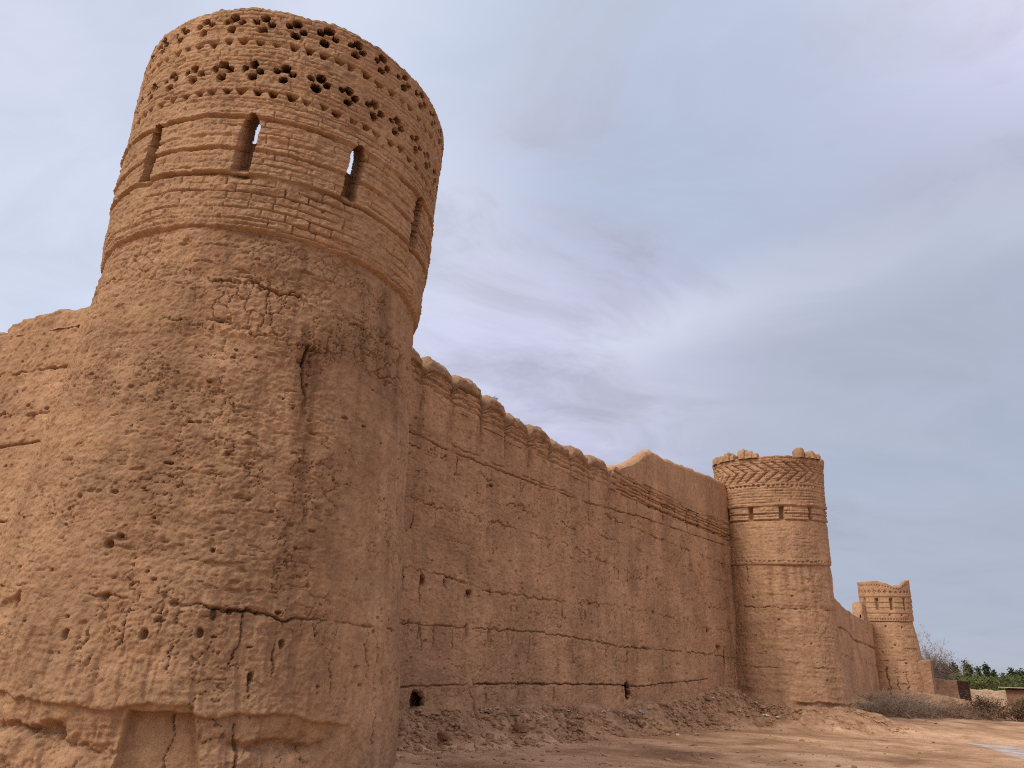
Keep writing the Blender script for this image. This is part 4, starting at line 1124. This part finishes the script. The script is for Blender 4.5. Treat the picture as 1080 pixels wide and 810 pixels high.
# low ruined walls beyond
def low_wall(x0, y0, x1, y1, h, T, seed, label, mat=M_OLD, door=None, zb=None):
    L = math.hypot(x1 - x0, y1 - y0); Dv = np.array([(x1 - x0) / L, (y1 - y0) / L]); Nv = np.array([Dv[1], -Dv[0]])
    z0 = min(gz(x0, y0), gz(x1, y1)) - .3
    root = empty('low_mud_wall', ((x0 + x1) / 2, (y0 + y1) / 2, z0), label, 'wall')
    u = np.linspace(0, L, max(30, int(L / .08))); v = np.linspace(0, 1, 46)
    zt = z0 + h + .15 * fbm(u * .7, seed, .7, 3, .55, seed)
    U, V = np.meshgrid(u, v); Z = z0 + V * (zt - z0)
    X, Y = x0 + U * Dv[0], y0 + U * Dv[1]
    D = .07 * fbm(X * 1.2, Y * 1.2, Z * 1.6, 4, .55, seed) - .03 * sstep(.2, .5, perlin(X * 4, Y * 4, Z * 5, seed))
    ref = ((x0 + x1) / 2, (y0 + y1) / 2, z0)
    P = wrap(U, Z, D, None, T, (x0, y0), Dv, Nv, ref, z0)
    for e in (0, -1):
        c = P[:, e].mean(0); P[:, e] = c + (P[:, e] - c) * np.array([.05, .05, .92])
    link('wall_face', grid_mesh('wall_face', P), mat, root)
    return root, Dv, Nv, ref

a, b = at(966, 720, 77), at(984, 720, 76)
low_wall(a.x, a.y, b.x, b.y, 3.2, 1.0, 3, 'stump of broken mud wall leaning against the right side of the farthest tower')
a, b = at(986, 722, 84), at(1011, 722, 84)
root, Dv, Nv, ref = low_wall(a.x, a.y, b.x, b.y, 2.55, .6, 4, 'low mud wall with a dark wooden door at its right end, right of the farthest tower')
# its door: frame, leaf boards and a lintel
def box(x0, x1, y0, y1, z0, z1):
    V = np.array([(x, y, z) for x in (x0, x1) for y in (y0, y1) for z in (z0, z1)])
    return V, np.array([(0, 1, 3, 2), (4, 6, 7, 5), (0, 4, 5, 1), (2, 3, 7, 6), (0, 2, 6, 4), (1, 5, 7, 3)])
def boxes(name, lst, mat, parent, M):
    Vs, Fs, n = [], [], 0
    for bx in lst:
        V, F = box(*bx); Vs.append(np.array([M @ Vector(v) for v in V])); Fs.append(F + n); n += 8
    return link(name, raw_mesh(name, np.concatenate(Vs), [np.concatenate(Fs)]), mat, parent)
L2 = math.hypot(b.x - a.x, b.y - a.y) / 2
MW = Matrix(((Dv[0], -Nv[0], 0, 0), (Dv[1], -Nv[1], 0, 0), (0, 0, 1, 0), (0, 0, 0, 1)))
dr = boxes('door', [(L2 + .06 + i * .155, L2 + .2 + i * .155, .05, .1, .3, 2.45) for i in range(6)], M_DOOR, root, MW)
boxes('door_frame', [(L2 - .08, L2 + .05, 0, .3, .2, 2.6), (L2 + 1.0, L2 + 1.13, 0, .3, .2, 2.6), (L2 + .05, L2 + 1.0, 0, .3, 2.47, 2.6)], M_DOOR, dr, MW)
a, b = at(1019, 724, 100), at(1066, 728, 97)
low_wall(a.x, a.y, b.x, b.y, 2.1, .5, 5, 'long pale low mud wall in front of the green trees, between the door and the shed', mud('pale_low_wall', (.44, .31, .21), 9, .2, .0, .2))

def shed():
    a, b = at(1056, 722, 90), at(1096, 728, 88)
    x0, y0, x1, y1 = a.x, a.y, b.x, b.y
    L = math.hypot(x1 - x0, y1 - y0); Dv = ((x1 - x0) / L, (y1 - y0) / L); Nv = (Dv[1], -Dv[0])
    z0 = gz(x0, y0) - .2
    root = empty('shed', (x0, y0, z0), 'low mud shed with a thin pale flat roof at the right edge of the photo', 'shed')
    M = Matrix(((Dv[0], -Nv[0], 0, 0), (Dv[1], -Nv[1], 0, 0), (0, 0, 1, 0), (0, 0, 0, 1)))
    u = np.linspace(.3, L - .3, 60); v = np.linspace(0, 1, 24); U, V = np.meshgrid(u, v); Z = z0 + V * 2.0
    X, Y = x0 + U * Dv[0], y0 + U * Dv[1]
    D = .06 * fbm(X, Y, Z, 4, .55, 9)
    P = wrap(U, Z, D, None, 3.0, (x0, y0), Dv, Nv, (x0, y0, z0), z0)
    link('wall_face', grid_mesh('wall_face', P), M_SHED, root)
    boxes('roof', [(-.3 + .0, L + .3, -.7, 3.4, 2.17, 2.26)], M_ROOF, root, M)
    boxes('roof_beam', [(.8 + i * 1.0, .92 + i * 1.0, -.6, 3.3, 2.045, 2.167) for i in range(int(L - 1))], M_DOOR, root, M)
shed()

# trees on the skyline
def tree(px, py, Y, w, pointy, seed, label):
    top = at(px, py, Y); z0 = gz(top.x, top.y); H = top.z - z0
    rg = np.random.default_rng(seed)
    root = empty('pine_tree' if pointy else 'orchard_tree', (top.x, top.y, z0), label, 'tree', 'trees on the skyline')
    st = Sticks(); st.tube([(0, 0, -.1), (.1 * rg.normal(), 0, H * .5), (0, 0, H * .93)], .16, .03, 6)
    C = []
    nl = 34 if pointy else 22
    for i in range(nl):
        t = rg.uniform(.18, .97); a = rg.uniform(0, 6.28)
        rad = .62 * w * ((1 - t) ** .9 + .05) if pointy else w * math.sqrt(max(.05, 1 - (2 * t - 1.05) ** 2))
        rr = rad * rg.uniform(.45, 1.05); c = np.array([math.cos(a) * rr, math.sin(a) * rr, H * t])
        st.tube([(0, 0, H * max(.12, t - .15)), c * (.5, .5, 1) - (0, 0, .1), c], .05, .015, 3)
        k = int(60 * rg.uniform(.6, 1.4))
        C.append(c + rg.normal(size=(k, 3)) * ((.10 * w + .10, .10 * w + .10, .06 * H) if pointy else (.26 * w + .12, .26 * w + .12, .28 * H / 6)))
    st.build('trunk', M_TRUNK, root)
    l = Sticks(); l.leaves(np.concatenate(C), .30, rg); l.build('crown', M_LEAF2 if pointy else M_LEAF, root)
tl = [(996, 700, 118, 1.5, 1, 'dark pointed pine tree on the skyline nearest the sparse grey tree'), (1005, 701, 125, 1.2, 1, 'slim dark pine tree, second on the skyline from the sparse grey tree'), (1012, 711, 112, 1.9, 0, 'low round green tree between the second and third skyline pines'),
      (1019, 701, 128, 1.3, 1, 'third dark pine tree on the skyline, standing above the dark door'), (1026, 711, 115, 2.0, 0, 'low round green tree right of the third skyline pine'), (1031, 706, 130, 1.2, 1, 'fourth dark pine tree on the skyline from the sparse grey tree'), (1040, 703, 126, 1.2, 1, 'fifth dark pine tree on the skyline, at the left of the wide gap'),
      (1040, 714, 108, 2.1, 0, 'low round green tree just below the fifth skyline pine'), (1052, 714, 112, 2.0, 0, 'low round green tree in the wide gap between skyline pines'), (1066, 706, 125, 1.3, 1, 'dark pine tree on the skyline near the right edge, above the shed'), (1064, 715, 110, 2.1, 0, 'low round green tree behind the shed roof, left of the last one'),
      (1077, 708, 122, 1.5, 1, 'rightmost dark pine tree on the skyline at the edge of the photo'), (1079, 715, 108, 2.2, 0, 'rightmost low round green tree at the edge of the photo'), (1000, 714, 106, 1.9, 0, 'low round green tree beside the sparse grey tree')]
tl += [(1008, 706, 133, 1.1, 1, 'small pine tree between the second and third skyline pines'), (1023, 705, 136, 1.0, 1, 'small pine tree between the third and fourth skyline pines'), (1048, 709, 134, 1.0, 1, 'short pine tree at the left of the wide skyline gap'),
       (1058, 709, 131, 1.1, 1, 'short pine tree at the right of the wide skyline gap'), (1071, 709, 128, 1.1, 1, 'small pine tree between the last two skyline pines'), (1033, 712, 103, 2.2, 0, 'low round green tree below the fourth skyline pine'), (1071, 713, 104, 2.2, 0, 'low round green tree straight behind the shed roof')]
for i, t in enumerate(tl): tree(*t[:5], 300 + i, t[5])

# ------------------------------------------------------------------ sky, sun, camera
SUN_EL, SUN_AZ = 42, 234          # azimuth clockwise from +Y: the sun stands behind and left of the camera
w = bpy.data.worlds.new('World'); SC.world = w; w.use_nodes = True
nt = w.node_tree; nt.nodes.clear(); n = N(nt)
out = n.new('ShaderNodeOutputWorld'); bg = n.new('ShaderNodeBackground'); n.link(bg.outputs[0], out.inputs[0])
sky = n.new('ShaderNodeTexSky', sky_type='NISHITA', sun_disc=False)
sky.sun_elevation = R_(SUN_EL); sky.sun_rotation = R_(SUN_AZ); sky.dust_density = 2.0; sky.air_density = 1.0
tc = n.new('ShaderNodeTexCoord'); sp = n.new('ShaderNodeSeparateXYZ'); n.link(tc.outputs['Generated'], sp.inputs[0])
# cloud sheet: project the view direction on a flat layer
zz = n.math('ADD', n.math('MAXIMUM', sp.outputs[2], 0.0), .22)
cx = n.new('ShaderNodeCombineXYZ'); n.link(n.math('DIVIDE', sp.outputs[0], zz), cx.inputs[0]); n.link(n.math('DIVIDE', sp.outputs[1], zz), cx.inputs[1])
def mapped(loc, rot, sc):
    m = n.new('ShaderNodeMapping'); m.inputs['Location'].default_value = loc; m.inputs['Rotation'].default_value = (0, 0, rot); m.inputs['Scale'].default_value = sc
    n.link(cx.outputs[0], m.inputs[0]); return m.outputs[0]
cov = n.noise(mapped((.3, .2, 0), .5, (.8, 1.1, 1)), 1.0, 5, .5, .4)
dens = n.ramp(cov, [(.32, g3(.70)), (.46, g3(.92)), (.62, g3(1))])
tone = n.noise(mapped((3.1, 1.4, 0), -.55, (.55, 1.25, 1)), 1.0, 4, .48, .3)
ccol = n.ramp(tone, [(.28, (4.2, 4.3, 5.4)), (.5, (5.0, 5.05, 6.35)), (.70, (5.8, 5.85, 7.05))])
# the overcast is brighter on the sun's side
dt = n.new('ShaderNodeVectorMath', operation='DOT_PRODUCT'); n.link(tc.outputs['Generated'], dt.inputs[0])
sd = Vector((math.sin(R_(SUN_AZ)) * math.cos(R_(SUN_EL)), math.cos(R_(SUN_AZ)) * math.cos(R_(SUN_EL)), math.sin(R_(SUN_EL))))
dt.inputs[1].default_value = sd
gl = n.ramp(n.math('ADD', n.math('MULTIPLY', dt.outputs['Value'], .5), .5), [(.0, (.72, .70, .66)), (.26, (.70, .73, .74)), (.42, (.98, .98, 1.0)), (.58, (1.16, 1.16, 1.12)), (.75, (1.25, 1.2, 1.1)), (1, (1.9, 1.75, 1.5))])
ccol = n.mix(1.0, ccol, gl, 'MULTIPLY')
skc = n.mix(1.0, sky.outputs[0], g3(1.0), 'MULTIPLY')
def lobe(px, lo, hi, warp=.0):
    v = Vector(px).normalized(); q = n.new('ShaderNodeVectorMath', operation='DOT_PRODUCT')
    n.link(tc.outputs['Generated'], q.inputs[0]); q.inputs[1].default_value = v
    a = q.outputs['Value']
    if warp: a = n.math('ADD', a, n.math('MULTIPLY', n.math('SUBTRACT', wisp, .5), warp))
    return n.ramp(n.math('DIVIDE', n.math('SUBTRACT', a, lo), hi - lo, True), [(0, g3(0)), (1, g3(1))], 'EASE')
wisp = n.noise(mapped((1.7, .6, 0), .9, (1.0, 1.45, 1)), 2.6, 9, .62, .8)
ccol = n.mix(1.0, ccol, n.ramp(wisp, [(.33, g3(.80)), (.5, g3(1.0)), (.67, g3(1.18))]), 'MULTIPLY')
gap = n.math('MAXIMUM', lobe((.19, .71, .68), .945, 1.0, .12), lobe((.10, .66, .75), .945, 1.0, .12))
ccol = n.mix(n.math('MULTIPLY', gap, .6), ccol, (3.0, 3.9, 5.1))
sv = Vector((.258, .856, .448)).cross(Vector((.538, .685, .491))).normalized()
q = n.new('ShaderNodeVectorMath', operation='DOT_PRODUCT'); n.link(tc.outputs['Generated'], q.inputs[0]); q.inputs[1].default_value = sv
bd = n.math('ABSOLUTE', n.math('ADD', q.outputs['Value'], n.math('MULTIPLY', n.math('SUBTRACT', wisp, .5), .12)))
bd = n.math('MULTIPLY', n.ramp(bd, [(0, g3(1)), (.07, g3(0))], 'EASE'), lobe((.47, .75, .47), .86, .98, .1))
ccol = n.mix(n.math('MULTIPLY', bd, .7), ccol, (5.9, 6.2, 7.4))
low = lobe((.54, .80, .24), .90, .99, .08)
ccol = n.mix(n.math('MULTIPLY', low, .8), ccol, (3.4, 3.8, 4.7))
lft = lobe((-.55, .62, .56), .80, .97, .06)
ccol = n.mix(n.math('MULTIPLY', lft, .7), ccol, (4.9, 5.5, 6.7))
n.link(n.mix(dens, skc, ccol), bg.inputs[0]); bg.inputs[1].default_value = .1

l = bpy.data.lights.new('sun', 'SUN'); l.energy = 1.8; l.angle = R_(22); l.color = (1, .93, .83)
so = bpy.data.objects.new('sun', l); COL.objects.link(so)
so.rotation_euler = sd.to_track_quat('Z', 'Y').to_euler(); so.location = sd * 60

cam = bpy.data.cameras.new('camera'); co = bpy.data.objects.new('camera', cam); COL.objects.link(co)
cam.sensor_width = 36; cam.lens = 36 * F_ / 1080; cam.clip_start = .1; cam.clip_end = 9000
c, s = math.cos(RO), math.sin(RO)
Rv, Uv, Fv = Vector((1, 0, 0)), Vector((0, -math.sin(P_), math.cos(P_))), Vector((0, math.cos(P_), math.sin(P_)))
rx, ux = Rv * c + Uv * s, -Rv * s + Uv * c
m = Matrix((rx, ux, -Fv)).transposed().to_4x4(); m.translation = Vector((0, 0, CAMH))
co.matrix_world = m
SC.camera = co
SC.view_settings.view_transform = 'Standard'; SC.view_settings.look = 'None'; SC.view_settings.gamma = 1; SC.view_settings.exposure = .36
SC.cycles.use_denoising = False; SC.cycles.filter_width = 1.1; SC.cycles.max_bounces = 5; SC.cycles.diffuse_bounces = 3
